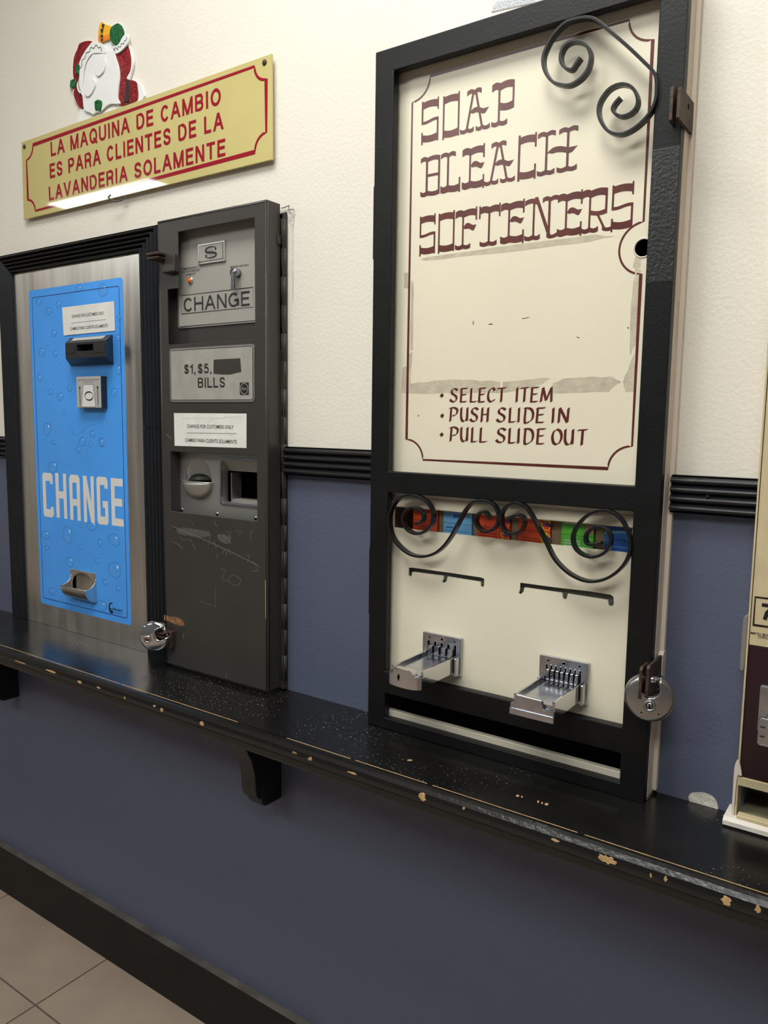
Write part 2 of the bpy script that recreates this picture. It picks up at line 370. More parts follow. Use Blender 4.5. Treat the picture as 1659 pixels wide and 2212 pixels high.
def sans(name, body, x0, x1, z0, z1, y, mat, parent, stroke=0.17, gap=0.16, dz=0.0, space=.42, wf=.70):
    h = z1 - z0; sw = stroke * h; adv = []; cur = 0.0
    for ch in body:
        if ch == ' ': cur += space; continue
        w_ = max(SF[ch][0] * wf, stroke); adv.append((ch, cur, w_)); cur += w_ + gap
    k = (x1 - x0) / (cur - gap); V = []; F = []; cnt = 0; done = []
    starts = [i for i in range(1, len(adv)) if adv[i][1] - adv[i - 1][1] - adv[i - 1][2] > gap + space * .5]
    for ic, (ch, a, w_) in enumerate(adv):
        if ic in starts: done.append(obj(name, mesh(name, V, F), mat, parent)); V = []; F = []
        xa = x0 + a * k; wx = w_ * k; swx = sw * min(1.0, k / h)
        for st in SF[ch][1]:
            P = [(xa + swx / 2 + (wx - swx) * p[0], z0 + sw / 2 + (h - sw) * p[1]) for p in st]
            P = [((x0 + (px - x0)), pz + dz * (px - x0) / (x1 - x0)) for px, pz in P]
            e = []
            for i, p in enumerate(P):
                e.append(p)
            if len(e) > 1 and st[0] != st[-1]:      # square stroke ends reach the box
                for i, j in ((0, 1), (-1, -2)):
                    d = Vector((e[i][0] - e[j][0], e[i][1] - e[j][1])).normalized() * sw * 0.5
                    vert = abs(d.y) > abs(d.x)
                    if not (ch in 'S5CG$' or (ch in ',')): e[i] = (e[i][0] + d.x, e[i][1] + d.y)
            # straight strokes with sharp corners are drawn leg by leg so corners stay square
            runs = [e]
            if len(e) <= 5:
                runs = []
                for i in range(len(e) - 1):
                    a_, b_ = Vector(e[i]), Vector(e[i + 1]); d = (b_ - a_).normalized() * sw * 0.5
                    axis = abs(d.x) < 1e-6 * h or abs(d.y) < 0.35 * abs(d.x)
                    a2 = a_ - d * (0.98 if i > 0 else 0); b2 = b_ + d * (0.98 if i < len(e) - 2 else 0)
                    if ch in 'AMNV': a2, b2 = a_, b_
                    runs.append([tuple(a2), tuple(b2)])
            for r in runs:
                diag = ch in 'AMNV' and len(r) == 2 and abs(r[0][0] - r[1][0]) > 0.12 * wx and abs(r[0][1] - r[1][1]) > 0.3 * h
                if diag:
                    L = math.hypot(r[1][0] - r[0][0], r[1][1] - r[0][1]); hw = sw / 2 * L / abs(r[1][1] - r[0][1])
                    zlo = lambda p: p
                    ext = sw / 2
                    pa, pb = (r[0], r[1]) if r[0][1] > r[1][1] else (r[1], r[0])
                    dx = (pa[0] - pb[0]) / (pa[1] - pb[1])
                    top = z0 + h + dz * (pa[0] - x0) / (x1 - x0); bot = z0 + dz * (pb[0] - x0) / (x1 - x0)
                    qs = [[(pb[0] - hw, bot), (pb[0] + hw, bot), (pa[0] + hw, top), (pa[0] - hw, top)]]
                else: qs = ribbon_quads(r, sw)
                for q in qs:
                    ar = sum(q[i][0] * q[(i + 1) % 4][1] - q[(i + 1) % 4][0] * q[i][1] for i in range(4))
                    if ar < 0: q = q[::-1]
                    n0 = len(V); yy = y - (cnt % 9) * 1.2e-5; cnt += 1
                    V += [(p[0], yy, p[1]) for p in q]; F.append((n0, n0 + 1, n0 + 2, n0 + 3))
    return obj(name, mesh(name, V, F), mat, parent)
def ptext(name, body, c, l, t, r, b, y, mat, parent=None, bold=0.0, shear=0.0):
    """l,b = bottom-left point, r,t = top-right point in the crop"""
    p = at(c(*l), y); q = at(c(*r), y)
    return text(name, body, p[0], q[0], p[1], q[1], y - 0.0002, mat, parent, bold, shear)

# ================================================================ SETTING
YS, YP, YG = -0.0493, -0.024, -0.0504
ZS = 0.8555                                     # top of the shelf
# wall with the openings the recessed machines sit in
BYW = -0.0128 - 0.0008
_a = at(R3(602, 1145), BYW); _b = at(R3(824, 1424), BYW)
HOLES = [(_a[0], _b[0], _b[1], at(R3(600, 1138), BYW)[1]), (0.008, 0.498, 0.862, 2.000), (-0.548, -0.240, 0.872, 1.800), (0.625, 1.095, 0.862, 1.90)]
plate_w = plate('wall_back', R4P(-7.0, 3.2, 0.0, CEIL), [R4P(a, b, c, d)[::-1] for a, b, c, d in HOLES], 0.0, 0.16, WALL)
struct(plate_w)
struct(box('wall_left', -7.12, -7.0, -4.6, 0.16, 0, CEIL, M('far_wall_cream', (0.70, 0.65, 0.58), 0.6)))
struct(box('wall_right', 3.2, 3.32, -4.6, 0.16, 0, CEIL, PLAIN))
struct(box('wall_front', -7.12, 3.32, -4.72, -4.6, 0, CEIL, PLAIN))
struct(box('ceiling', -7.12, 3.32, -4.72, 0.16, CEIL, CEIL + 0.1, CEILM))
fl = struct(box('floor', -7.12, 3.32, -4.72, 0.16, -0.06, -0.004, GROUT))
TX0, TY0, TS = -0.8532, -0.2174, 0.4711
tm = mesh('tile', boxv(-TS / 2 + 0.0022, TS / 2 - 0.0022, -TS / 2 + 0.0022, TS / 2 - 0.0022, -0.004, 0.0), BOXF); tm.materials.append(TILE)
for i in range(-13, 9):
    for j in range(-10, 2):
        cx = TX0 + (i + 0.5) * TS; cy = TY0 + (j - 0.5) * TS
        if cy - TS / 2 > 0 or cx < -6.8 or cx > 3.1 or cy < -4.5: continue
        o = bpy.data.objects.new('tile', tm); COL.objects.link(o); o.parent = fl; o.location = (cx, cy, 0)
        if cy + TS / 2 > 0: pass
# baseboard: plain board with a dusty top ledge
bb = struct(sweep_x('baseboard_back', [(0, 0), (-0.0192, 0), (-0.0192, 0.139), (0, 0.139)], -7.0, 3.2, BASEB))
box('dusty_ledge', -7.0, 3.2, -0.0188, 0, 0.1388, 0.1404, DUST, bb)

# fluted rail / casing profiles: height fraction -> relief
def fluted(n, h, d):
    """reeded strip profile: list of (across, relief)"""
    P = [(0, 0), (0, d * 0.75)]
    for k in range(n):
        a = h * (0.015 + 0.97 * k / n); b = h * (0.015 + 0.97 * (k + 1) / n)
        for i in range(7):
            t = i / 6; P.append((a + (b - a) * t, d * (0.45 + 0.55 * math.sin(PI * (0.06 + 0.88 * t)))))
    P += [(h, d * 0.75), (h, 0)]
    return P
def rail(name, x0, x1, z0, z1):
    pr = [(-r, z0 + a) for a, r in fluted(4, z1 - z0, 0.019)]
    return struct(sweep_x(name, pr, x0, x1, TRIMB))
rail('trim_1', -7.0, -1.234, 1.296, 1.349)
rail('trim_2', -0.236, 0.007, 1.2985, 1.3536)
rail('trim_3', 0.5035, 0.6215, 1.2824, 1.3363)
box('nail_hole', 0.553, 0.557, -0.0195, -0.017, 1.307, 1.311, TRIMB, bpy.data.objects['trim_3'])
# fluted casing round the steel panel
CX0, CX1, CZ1 = -1.2375, -0.5965, 1.8185
IW = 0.0655; IH = 0.0505
def casing_v(name, xa, xb, z0, z1, flip, mitre):
    pr = fluted(5, xb - xa, 0.022)
    V = []; n = len(pr)
    for k, (a, r) in enumerate(pr):
        x = xa + a; V.append((x, -r, z0))
    for k, (a, r) in enumerate(pr):
        x = xa + a
        top = z1 - ((xb - x) if not flip else (x - xa)) / (xb - xa) * mitre
        V.append((x, -r, top))
    F = [(i, i + 1, n + i + 1, n + i) for i in range(n - 1)] + [tuple(range(n)), tuple(range(2 * n - 1, n - 1, -1)), (0, n, 2 * n - 1, n - 1)]
    bm = bmesh.new(); vs = [bm.verts.new(v) for v in V]
    for f in F: bm.faces.new([vs[i] for i in f])
    return struct(obj(name, frombm(name, bm), TRIMB))
casing_v('trim_4', CX0, CX0 + IW, ZS + 0.001, CZ1, True, IH)
casing_v('trim_5', CX1 - IW, CX1, 1.3835, CZ1, False, IH)
casing_v('trim_6', CX1 - IW, CX1, ZS - 0.0005, 1.3825, False, 0.0)
pr = fluted(5, IH, 0.022); n_ = len(pr); V = []
for s in (0, 1):
    for a, r in pr:
        m_ = (IH - a) / IH * IW
        V.append((CX0 + m_ if s == 0 else CX1 - m_, -r, CZ1 - IH + a))
F = [(i, i + 1, n_ + i + 1, n_ + i) for i in range(n_ - 1)] + [tuple(range(n_)), tuple(range(2 * n_ - 1, n_ - 1, -1)), (0, n_, 2 * n_ - 1, n_ - 1)]
bm = bmesh.new(); vs = [bm.verts.new(v) for v in V]
for f in F: bm.faces.new([vs[i] for i in f])
struct(obj('trim_7', frombm('trim_7', bm), TRIMB))
# chipped plaster at the foot of the wall
def blob(P): return smoothp(P + [P[0]], 4)[:-1]
polys('chipped_patch', [blob(pts(B3, -0.001, [(320, 1185), (345, 1155), (420, 1150), (480, 1165), (535, 1205), (555, 1285), (470, 1262), (390, 1245), (335, 1225)]))], -0.0012, 0.001, SPECK, plate_w)
polys('paint_peel', [blob(pts(crop(560, 420, 10.05), -0.001, [(640, 380), (720, 400), (760, 450), (750, 600), (735, 800), (745, 1200), (735, 2200), (715, 2200), (700, 800), (620, 560)]))], -0.0012, 0.001, SPECK, plate_w)

# ================================================================ SHELF
sh = thing('wall_shelf', (0, 0, ZS), 'long black painted wooden wall shelf with chipped rounded front edge, on curved brackets', 'shelf')
box('board', -7.0, 3.2, -0.1835, 0.0, 0.826, ZS, SHELF, sh)
npf = [(-0.1835, 0.8548), (-0.1865, 0.8562), (-0.1925, 0.8565), (-0.1985, 0.8545), (-0.2035, 0.8495), (-0.2055, 0.8430), (-0.2048, 0.8375), (-0.2035, 0.8345), (-0.2040, 0.8315), (-0.2035, 0.822), (-0.2005, 0.8175), (-0.1955, 0.816), (-0.1835, 0.816)]
ns = sweep_x('nosing', npf, -7.0, 3.2, NOSE, sh)
x = -3.4; segs = []
while x < 2.0:
    l = random.uniform(0.12, 0.5); segs.append((x, x + l, -0.1845, -0.1833, 0.853, 0.8557)); x += l + random.choice([0.004, 0.01, 0.05, 0.12])
boxes('worn_edge_line', segs, WOOD, sh)
def bracket(x1):
    wd = 0.040
    pf = [(0, 0.826), (-0.160, 0.826), (-0.150, 0.806), (-0.128, 0.786), (-0.104, 0.758), (-0.088, 0.726), (-0.080, 0.695), (-0.0775, 0.662), (-0.0755, 0.650), (-0.069, 0.640), (-0.060, 0.637), (-0.0585, 0.627), (-0.052, 0.6195), (-0.043, 0.617), (0, 0.617)]
    return sweep_x('bracket', pf, x1 - wd, x1, NOSE, sh, bevel=0.002)
for bx in (-1.2515, -0.2557, 0.740): bracket(bx)
# bare-wood chips on the front edge: (crop, x, y, w, h) on the nosing face
for c, cx, cy, cw, ch in [(B4, 432, 435, 26, 18), (B4, 536, 467, 24, 12), (B4, 678, 520, 12, 18), (B4, 838, 566, 14, 12), (B4, 878, 587, 20, 22), (B4, 1097, 663, 28, 26), (B4, 1600, 823, 30, 10), (B4, 280, 378, 60, 10), (B4, 110, 328, 60, 8), (B6, 165, 330, 22, 22), (B6, 85, 300, 24, 10), (B6, 740, 525, 44, 40), (B6, 952, 585, 14, 12), (B6, 380, 402, 60, 8), (B7, 500, 542, 46, 14), (B7, 785, 648, 110, 44), (B7, 1022, 733, 16, 26), (B7, 1103, 752, 22, 28), (B7, 1430, 870, 64, 52), (B7, 1606, 920, 44, 46)]:
    k = 8 + int(cw / 8); P = []
    for i in range(k):
        a = 2 * PI * i / k; rr = random.uniform(0.6, 1.1); P.append((cx + cw / 2 * rr * math.cos(a), cy + ch / 2 * rr * math.sin(a) + 0.35 * cw / 2 * rr * math.cos(a)))
    polys('paint_chip', [pts(c, -0.2052, P)], -0.2058, 0.0035, WOOD, sh)
chips = []
for cx, cy, cw, ch in [(1228, 519, 18, 12), (1250, 524, 10, 10), (1333, 549, 10, 14), (1353, 556, 8, 12), (1376, 562, 20, 14), (676, 337, 30, 8)]:
    d = [(cx + cw / 2 * math.cos(a), cy + ch / 2 * math.sin(a)) for a in [2 * PI * i / 7 for i in range(7)]]
    Q = []
    for p in d:
        p = B6(*p); dr = RIGHT * ((p[0] - 829.5) / FPX) + DOWN * ((p[1] - 1106) / FPX) + FWD
        q = CAM + dr * ((ZS + 0.0004 - CAM.z) / dr.z); Q.append((q.x, q.y, ZS + 0.0004))
    chips.append(Q)
V = [q for c in chips for q in c]; F = []; k = 0
for c in chips: F.append(tuple(range(k, k + len(c)))); k += len(c)
obj('worn_top_patch', mesh('worn_top_patch', V, F), WOOD, sh)

# ================================================================ SOAP MACHINE
sm = thing('soap_vending_machine', (0.25, 0, ZS), 'tall cream soap vending machine behind a black iron frame with scrolls, lettered SOAP BLEACH SOFTENERS', 'vending machine')
X0, X1, ZT = 0.0065, 0.5005, 2.004
t_ = 0.004
boxes('cabinet', [(X0, X0 + t_, -0.0335, 0.15, ZS + 0.001, ZT), (X0, X1, -0.0335, 0.15, ZT - t_, ZT),
                  (X0, X1, -0.0335, 0.15, ZS, ZS + 0.003), (X0, X1, 0.146, 0.15, ZS, ZT)], CREAM2, sm)
sd = plate('cabinet_side', R4P(-0.0335, 0.15, ZS + 0.001, ZT), [R4P(-0.0205, -0.0165, 1.515, 1.576)[::-1], R4P(-0.0205, -0.0165, 1.1545, 1.1876)[::-1]], 0, t_, CREAM2, sm)
for v in sd.data.vertices: a_ = v.co.x; v.co.x = X1 - t_ + v.co.y; v.co.y = a_
sd.data.flip_normals()
box('side_flange', X1 - 0.001, 0.5065, -0.010, 0.0, ZS + 0.006, ZT - 0.01, CREAM2, sm, 0.001)
# upper sign panel with a lock hole
kc = at(L4(1490, 1025), YP)
up = plate('sign_panel', R4P(0.012, 0.496, 1.290, 1.999), [ell(kc[0], kc[1], 0.0118, 0.0118, 28)[::-1]], YP, 0.003, CREAM, sm)
lathe_y('lock_ring', [(0.0118, YP), (0.0122, YP - 0.0008), (0.0138, YP - 0.0008), (0.0142, YP)], kc[0], kc[1], CREAM2, sm)
# border line with notched corners
yb = YP - 0.0002
L_ = at(R6(232, 800), yb)[0]; L_ = (at(R6(237, 520), yb)[0] + at(R7(208, 900), yb)[0]) / 2
R_ = (at(R6(1343, 200), yb)[0] + at(R7(1247, 950), yb)[0]) / 2
T_ = (at(R6(308, 355), yb)[1] + at(R6(1245, 85), yb)[1]) / 2
B_ = (at(R7(272, 1055), yb)[1] + at(R7(1143, 1085), yb)[1]) / 2
nr = 0.034
def arc(cx, cz, r, a0, a1, n=9): return [(cx + r * math.cos(math.radians(a0 + (a1 - a0) * i / n)), cz + r * math.sin(math.radians(a0 + (a1 - a0) * i / n))) for i in range(n + 1)]
hr = 0.036; hcx = kc[0] + 0.002
dxr = R_ - hcx
al = math.degrees(math.acos(max(-1, min(1, dxr / hr))))
path = arc(L_, T_, nr, 270, 360) + arc(R_, T_, nr, 180, 270)
path += arc(hcx, kc[1], hr, al if al > 5 else 60, 360 - (al if al > 5 else 60), 18)
path += arc(R_, B_, nr, 90, 180) + arc(L_, B_, nr, 0, 90)
P_ = []
for p in path: P_.append(p)
ribbon('border_line', P_, 0.0030, yb, 0.0002, BURG, up, closed=True)

# --- Tuscan display letters as shaped strokes in a unit box
def lobe(x0, x1, parts, top, th, up=True):
    """arched band made of lobes; parts = inner split positions"""
    out = []; ed = [x0] + list(parts) + [x1]
    for a, b in zip(ed[:-1], ed[1:]):
        n = 8; U = []; D = []
        for i in range(n + 1):
            t = i / n; s = math.sin(PI * (0.10 + 0.75 * t))
            U.append((a + (b - a) * t, top - 0.055 * (1 - s)))
        for i in range(n + 1):
            t = i / n; s = math.sin(PI * t)
            D.append((a + (b - a) * t, top - th - 0.045 * (1 - s) * (1 if (b - a) > .2 else .6)))
        out.append(U + D[::-1])
    return out if up else [[(x, 1 - y) for x, y in p] for p in out]
def vb(x0, x1, z0, z1): return [[(x0, z0), (x1, z0), (x1, z1), (x0, z1)]]
def diag(xa, za, xb, zb, wd): return [[(xa - wd / 2, za), (xa + wd / 2, za), (xb + wd / 2, zb), (xb - wd / 2, zb)]]
def swash(x0, x1, z, th=0.10):
    U = []; D = []; n = 12
    for i in range(n + 1):
        t = i / n; c = z + 0.055 * math.sin(PI * (t * 1.55)) * (1 if t < .65 else 1.0) + 0.10 * max(0, t - 0.72) / 0.28
        h = th * min(1, t * 5 + 0.15) * (1 if t < 0.8 else max(0.02, (1 - t) / 0.2)) / 2
        U.append((x0 + (x1 - x0) * t, c + h)); D.append((x0 + (x1 - x0) * t, c - h - (0.02 if 0.1 < t < .9 else 0)))
    return [U + D[::-1]]
TH = 0.160
def scurve(): 
    U = []; D = []
    for i in range(13):
        t = i / 12; c = 0.50 - 0.022 * math.cos(PI * t * 1.0) * 1.0 + 0.0; c = 0.485 + 0.04 * t - 0.015 * math.sin(2 * PI * t)
        U.append((t, c + 0.035)); D.append((t, c - 0.035))
    return [U + D[::-1]]
GL = {
 'S': lobe(0, 1, [], 1, TH) + vb(0, .10, .46, 1.0) + vb(.92, 1, .74, 1.03) + scurve() + vb(.90, 1, 0, .53) + lobe(0, 1, [], 1, TH, False) + vb(0, .09, -.04, .26),
 'O': lobe(0, 1, [], 1, TH) + lobe(0, 1, [], 1, TH, False) + vb(0, .10, -.03, 1.0) + vb(.90, 1, 0, 1.03),
 'C': lobe(0, 1, [], 1, TH) + lobe(0, 1, [], 1, TH, False) + vb(0, .12, -.03, 1.03) + vb(.90, 1, .70, 1.03) + vb(.90, 1, -.03, .32),
 'A': lobe(.22, .70, [.46], 1, .10) + diag(.23, .08, .43, .93, .07) + diag(.74, .08, .51, .93, .07) + swash(.33, .95, .46) + lobe(0, .47, [.24], 1, .09, False) + lobe(.53, 1, [.74], 1, .09, False),
 'P': lobe(0, 1, [.36], 1, TH) + vb(.29, .38, .02, .95) + vb(.92, 1, .42, .93) + lobe(.36, 1, [], .67, TH, False) + lobe(0, .72, [.34], 1, .10, False),
 'R': lobe(0, .92, [.32], 1, TH) + vb(.26, .33, .02, .95) + vb(.84, .92, .46, .93) + lobe(.30, .92, [], .62, .10, False) + diag(.88, .02, .55, .45, .09) + lobe(0, .62, [.30], 1, .10, False) + lobe(.76, 1.15, [], 1, .08, False),
 'B': lobe(0, 1, [.34], 1, .11) + vb(.27, .38, .02, .95) + vb(.90, 1, .09, .92) + vb(.3, .98, .49, .555) + lobe(0, 1, [.34], 1, .11, False),
 'L': lobe(0, .75, [.38], 1, .10) + vb(.32, .42, .02, .95) + lobe(0, 1, [.35], 1, TH, False) + vb(.92, 1, -.02, .34),
 'E': lobe(0, 1, [.36], 1, TH) + vb(.32, .40, .02, .95) + vb(.93, 1, .70, 1.03) + swash(.38, 1.0, .54, .11) + lobe(0, 1, [.36], 1, TH, False) + vb(.93, 1, -.03, .30),
 'F': lobe(0, 1, [.37], 1, TH) + vb(.32, .40, .02, .95) + vb(.93, 1, .70, 1.03) + swash(.38, .98, .54, .12) + lobe(0, .72, [.36], 1, .10, False),
 'T': lobe(0, 1, [.48], 1, TH) + vb(.44, .53, .02, .95) + vb(0, .07, .70, 1.02) + vb(.93, 1, .70, 1.03) + lobe(.06, .86, [.48], 1, .10, False),
 'H': lobe(0, .45, [.22], 1, .10) + lobe(.53, 1, [.76], 1, .10) + vb(.20, .26, .02, .95) + vb(.73, .79, .02, .95) + swash(.25, 1.0, .50, .11) + lobe(0, .45, [.22], 1, .10, False) + lobe(.50, 1, [.75], 1, .10, False),
 'N': lobe(0, .35, [], 1, .11) + lobe(.52, 1, [.74], 1, .10) + vb(.24, .30, .02, .95) + vb(.69, .76, .10, .95) + diag(.77, .0, .33, 1.02, .10) + lobe(0, .47, [.26], 1, .10, False) + lobe(.66, .96, [], 1, .08, False),
}
def word(name, items, zt, zb, y, mat, parent):
    P = []
    for ch, x0, x1 in items:
        for p in GL[ch]: P.append([(x0 + (x1 - x0) * q[0], zb + (zt - zb) * q[1]) for q in p])
    V = []; F = []
    y0_ = y
    for ip, p in enumerate(P):
        y = y0_ - (ip % 9) * 1.2e-5
        k = len(V); n = len(p); a = sum(p[i][0] * p[(i + 1) % n][1] - p[(i + 1) % n][0] * p[i][1] for i in range(n))
        if a < 0: p = p[::-1]
        V += [(q[0], y, q[1]) for q in p]; F.append(tuple(range(k, k + n)))
    return obj(name, mesh(name, V, F), mat, parent)
def lx(c, y, x, v): return at(c(x, v), y)[0]
yl = YP - 0.0003
zt = at(L1(205, 430), yl)[1]; zb = at(L1(190, 985), yl)[1]
word('soap_lettering', [('S', lx(L1, yl, 188, 700), lx(L1, yl, 415, 650)), ('O', lx(L1, yl, 470, 640), lx(L1, yl, 692, 580)), ('A', lx(L1, yl, 702, 560), lx(L1, yl, 1102, 500)), ('P', lx(L1, yl, 1120, 450), lx(L1, yl, 1418, 400))], zt, zb, yl, BURG, up)
zt = at(L2(1003, 190), yl)[1]; zb = at(L2(992, 580), yl)[1]
word('bleach_lettering', [('B', lx(L2, yl, 118, 560), lx(L2, yl, 292, 520)), ('L', lx(L2, yl, 298, 520), lx(L2, yl, 476, 500)), ('E', lx(L2, yl, 490, 480), lx(L2, yl, 690, 460)), ('A', lx(L2, yl, 688, 440), lx(L2, yl, 968, 420)), ('C', lx(L2, yl, 990, 390), lx(L2, yl, 1155, 350)), ('H', lx(L2, yl, 1165, 340), lx(L2, yl, 1525, 290))], zt, zb, yl, BURG, up)
zt = at(L3(185, 625), yl)[1]; zb = at(L3(170, 1155), yl)[1]
word('softeners_lettering', [('S', lx(L3, yl, 168, 900), lx(L3, yl, 385, 860)), ('O', lx(L3, yl, 425, 850), lx(L3, yl, 650, 810)), ('F', lx(L3, yl, 660, 800), lx(L3, yl, 958, 740)), ('T', lx(L3, yl, 985, 740), lx(L3, yl, 1280, 690)), ('E', lx(L3, yl, 1285, 680), lx(L3, yl, 1612, 640)),
      ('N', lx(L4, yl, 75, 650), lx(L4, yl, 482, 620)), ('E', lx(L4, yl, 466, 600), lx(L4, yl, 762, 560)), ('R', lx(L4, yl, 757, 540), lx(L4, yl, 1090, 500)), ('S', lx(L4, yl, 1115, 480), lx(L4, yl, 1375, 440))], zt, zb, yl, BURG, up)
# --- broad-nib hand lettering
NG = {
 'S': [[(.92, .84), (.72, .96), (.40, .97), (.22, .82), (.26, .64), (.50, .54), (.76, .42), (.84, .24), (.68, .06), (.40, .02), (.16, .08), (.04, .20)]],
 'E': [[(.22, 1), (.14, 0), (.82, .02)], [(.08, .97), (.95, 1)], [(.2, .52), (.78, .55)]],
 'L': [[(.25, 1), (.20, 0), (.85, .02), (.95, .08)]],
 'C': [[(.92, .80), (.80, .96), (.55, .98), (.28, .82), (.12, .5), (.18, .18), (.42, .02), (.70, .05), (.92, .18)]],
 'T': [[(.02, .95), (.97, 1)], [(.52, .95), (.46, 0)]],
 'I': [[(.55, 1), (.45, 0)]],
 'M': [[(.05, 0), (.2, .98), (.48, .1), (.88, 1), (.9, 0)]],
 'P': [[(.25, 1), (.15, 0)], [(.02, .95), (.5, 1), (.88, .88), (.92, .68), (.75, .48), (.3, .40)]],
 'U': [[(.12, 1), (.1, .35), (.25, .06), (.5, .02), (.75, .2), (.82, .5), (.84, 1)], [(.84, .5), (.82, .05)]],
 'H': [[(.2, 1), (.12, 0)], [(.88, 1), (.82, 0)], [(.15, .5), (.85, .55)]],
 'D': [[(.2, .98), (.14, .02), (.5, .02), (.82, .2), (.93, .55), (.8, .85), (.5, .98), (.05, .98)]],
 'N': [[(.08, 0), (.15, 1), (.82, .03), (.9, 1)]],
 'O': [[(.5, .99), (.2, .85), (.06, .5), (.18, .12), (.48, 0), (.8, .18), (.94, .52), (.8, .86), (.5, .99)]],
}
def nibword(name, items, zt, zb, y, mat, parent, bullet=None):
    h = zt - zb; V = []; F = []
    nb = Vector((0.090 * h, 0.090 * h * 0.60))
    for ch, x0, x1 in items:
        for pl in NG[ch]:
            P = [Vector((x0 + (x1 - x0) * (0.06 + .88 * a), zb + h * b)) for a, b in pl]
            if ch in 'SCUPDO': P = [Vector(q) for q in smoothp([tuple(q) for q in P], 4)]
            for a, b in zip(P[:-1], P[1:]):
                d = (b - a).normalized(); nn = Vector((-d.y, d.x)); m_ = nb.copy()
                if abs(m_.dot(nn)) < 0.030 * h: m_ = m_ + nn * 0.030 * h * (1 if m_.dot(nn) >= 0 else -1)
                q = [a - m_, b - m_, b + m_, a + m_]
                ar = sum(q[i].x * q[(i + 1) % 4].y - q[(i + 1) % 4].x * q[i].y for i in range(4))
                if ar < 0: q = q[::-1]
                k = len(V); yq = y - (len(F) % 9) * 1.2e-5; V += [(p.x, yq, p.y) for p in q]; F.append((k, k + 1, k + 2, k + 3))
    if bullet:
        bx, bz, r = bullet; k = len(V); V += [(bx - r, y, bz - .1 * r), (bx, y, bz - r), (bx + r, y, bz + .1 * r), (bx + .1 * r, y, bz + r)]; F.append((k, k + 1, k + 2, k + 3))
    return obj(name, mesh(name, V, F), mat, parent)
def nibline(name, s, t, b, bul):
    items = [(ch, lx(L5, yl, a, (t + b) / 2), lx(L5, yl, d, (t + b) / 2)) for ch, a, d in s]
    bp_ = at(L5(*bul), yl)
    nibword(name, items, at(L5(700, t), yl)[1], at(L5(700, b), yl)[1], yl, BURG, up, (bp_[0], bp_[1], 0.0042))
nibline('select_item_lettering', [('S', 188, 278), ('E', 285, 378), ('L', 380, 470), ('E', 468, 558), ('C', 558, 648), ('T', 655, 760), ('I', 838, 882), ('T', 888, 985), ('E', 985, 1085), ('M', 1085, 1225)], 82, 222, (112, 158))
nibline('push_slide_in_lettering', [('P', 178, 278), ('U', 290, 385), ('S', 388, 482), ('H', 493, 588), ('S', 652, 758), ('L', 768, 852), ('I', 862, 895), ('D', 918, 1035), ('E', 1038, 1150), ('I', 1198, 1242), ('N', 1260, 1392)], 280, 422, (115, 360))
nibline('pull_slide_out_lettering', [('P', 180, 282), ('U', 290, 385), ('L', 395, 468), ('L', 475, 565), ('S', 645, 758), ('L', 762, 852), ('I', 860, 892), ('D', 916, 1035), ('E', 1045, 1150), ('O', 1200, 1318), ('U', 1322, 1440), ('T', 1455, 1568)], 482, 628, (110, 548))
# old tape outlines left by a removed poster
def jag(P, a=0.0012, n=5):
    out = []
    for i in range(len(P)):
        p = P[i]; q = P[(i + 1) % len(P)]
        for k in range(n): t = k / n; out.append((p[0] + (q[0] - p[0]) * t + random.uniform(-a, a), p[1] + (q[1] - p[1]) * t + random.uniform(-a, a)))
    return out
yt = YP - 0.00015
polys('tape_residue', [jag(pts(R7, yt, [(270, 130), (300, 118), (700, 62), (1060, 14), (1170, 22), (1060, 45), (700, 92), (300, 133)]), 0.0007),
    jag(pts(R7, yt, [(222, 700), (420, 680), (640, 690), (640, 742), (222, 745)]), 0.0009),
    jag(pts(R7, yt, [(655, 690), (870, 672), (840, 700), (700, 735), (645, 742)]), 0.0009),
    jag(pts(R7, yt, [(880, 700), (950, 672), (1150, 668), (1195, 690), (1160, 715), (1140, 738), (860, 743)]), 0.0009),
    jag(pts(R7, yt, [(1205, 690), (1225, 640), (1258, 560), (1262, 735), (1215, 738)]), 0.0012),
    jag(pts(R7, yt, [(1262, 170), (1290, 175), (1268, 470), (1262, 520), (1236, 570), (1240, 330)]), 0.0009),
    jag(pts(R7, yt, [(200, 190), (222, 190), (218, 262), (198, 260)]), 0.0006), jag(pts(R7, yt, [(230, 222), (242, 235), (238, 545), (226, 550)]), 0.0006),
    jag(pts(R7, yt, [(192, 625), (216, 620), (228, 690), (222, 745), (185, 742)]), 0.0008), jag(pts(R7, yt, [(222, 560), (236, 555), (228, 680), (214, 620)]), 0.0006),
    jag(pts(R7, yt, [(1262, 115), (1290, 118), (1286, 165), (1250, 168)]), 0.0006)], yt, 0.0001, TAPE, up)
polys('scuff_mark', [pts(R7, yt, [(740, 400), (778, 393), (770, 397), (742, 403)]), pts(R7, yt, [(585, 425), (605, 424), (604, 429), (588, 429)]), pts(R7, yt, [(515, 412), (518, 412), (518, 430), (514, 428)]), pts(R7, yt, [(990, 483), (1006, 488), (1004, 491), (993, 487)]), pts(R7, yt, [(1226, 440), (1232, 440), (1231, 448), (1226, 447)]), pts(R7, yt, [(262, 846), (267, 843), (266, 850), (262, 852)])], yt, 0.0001, INK, up)

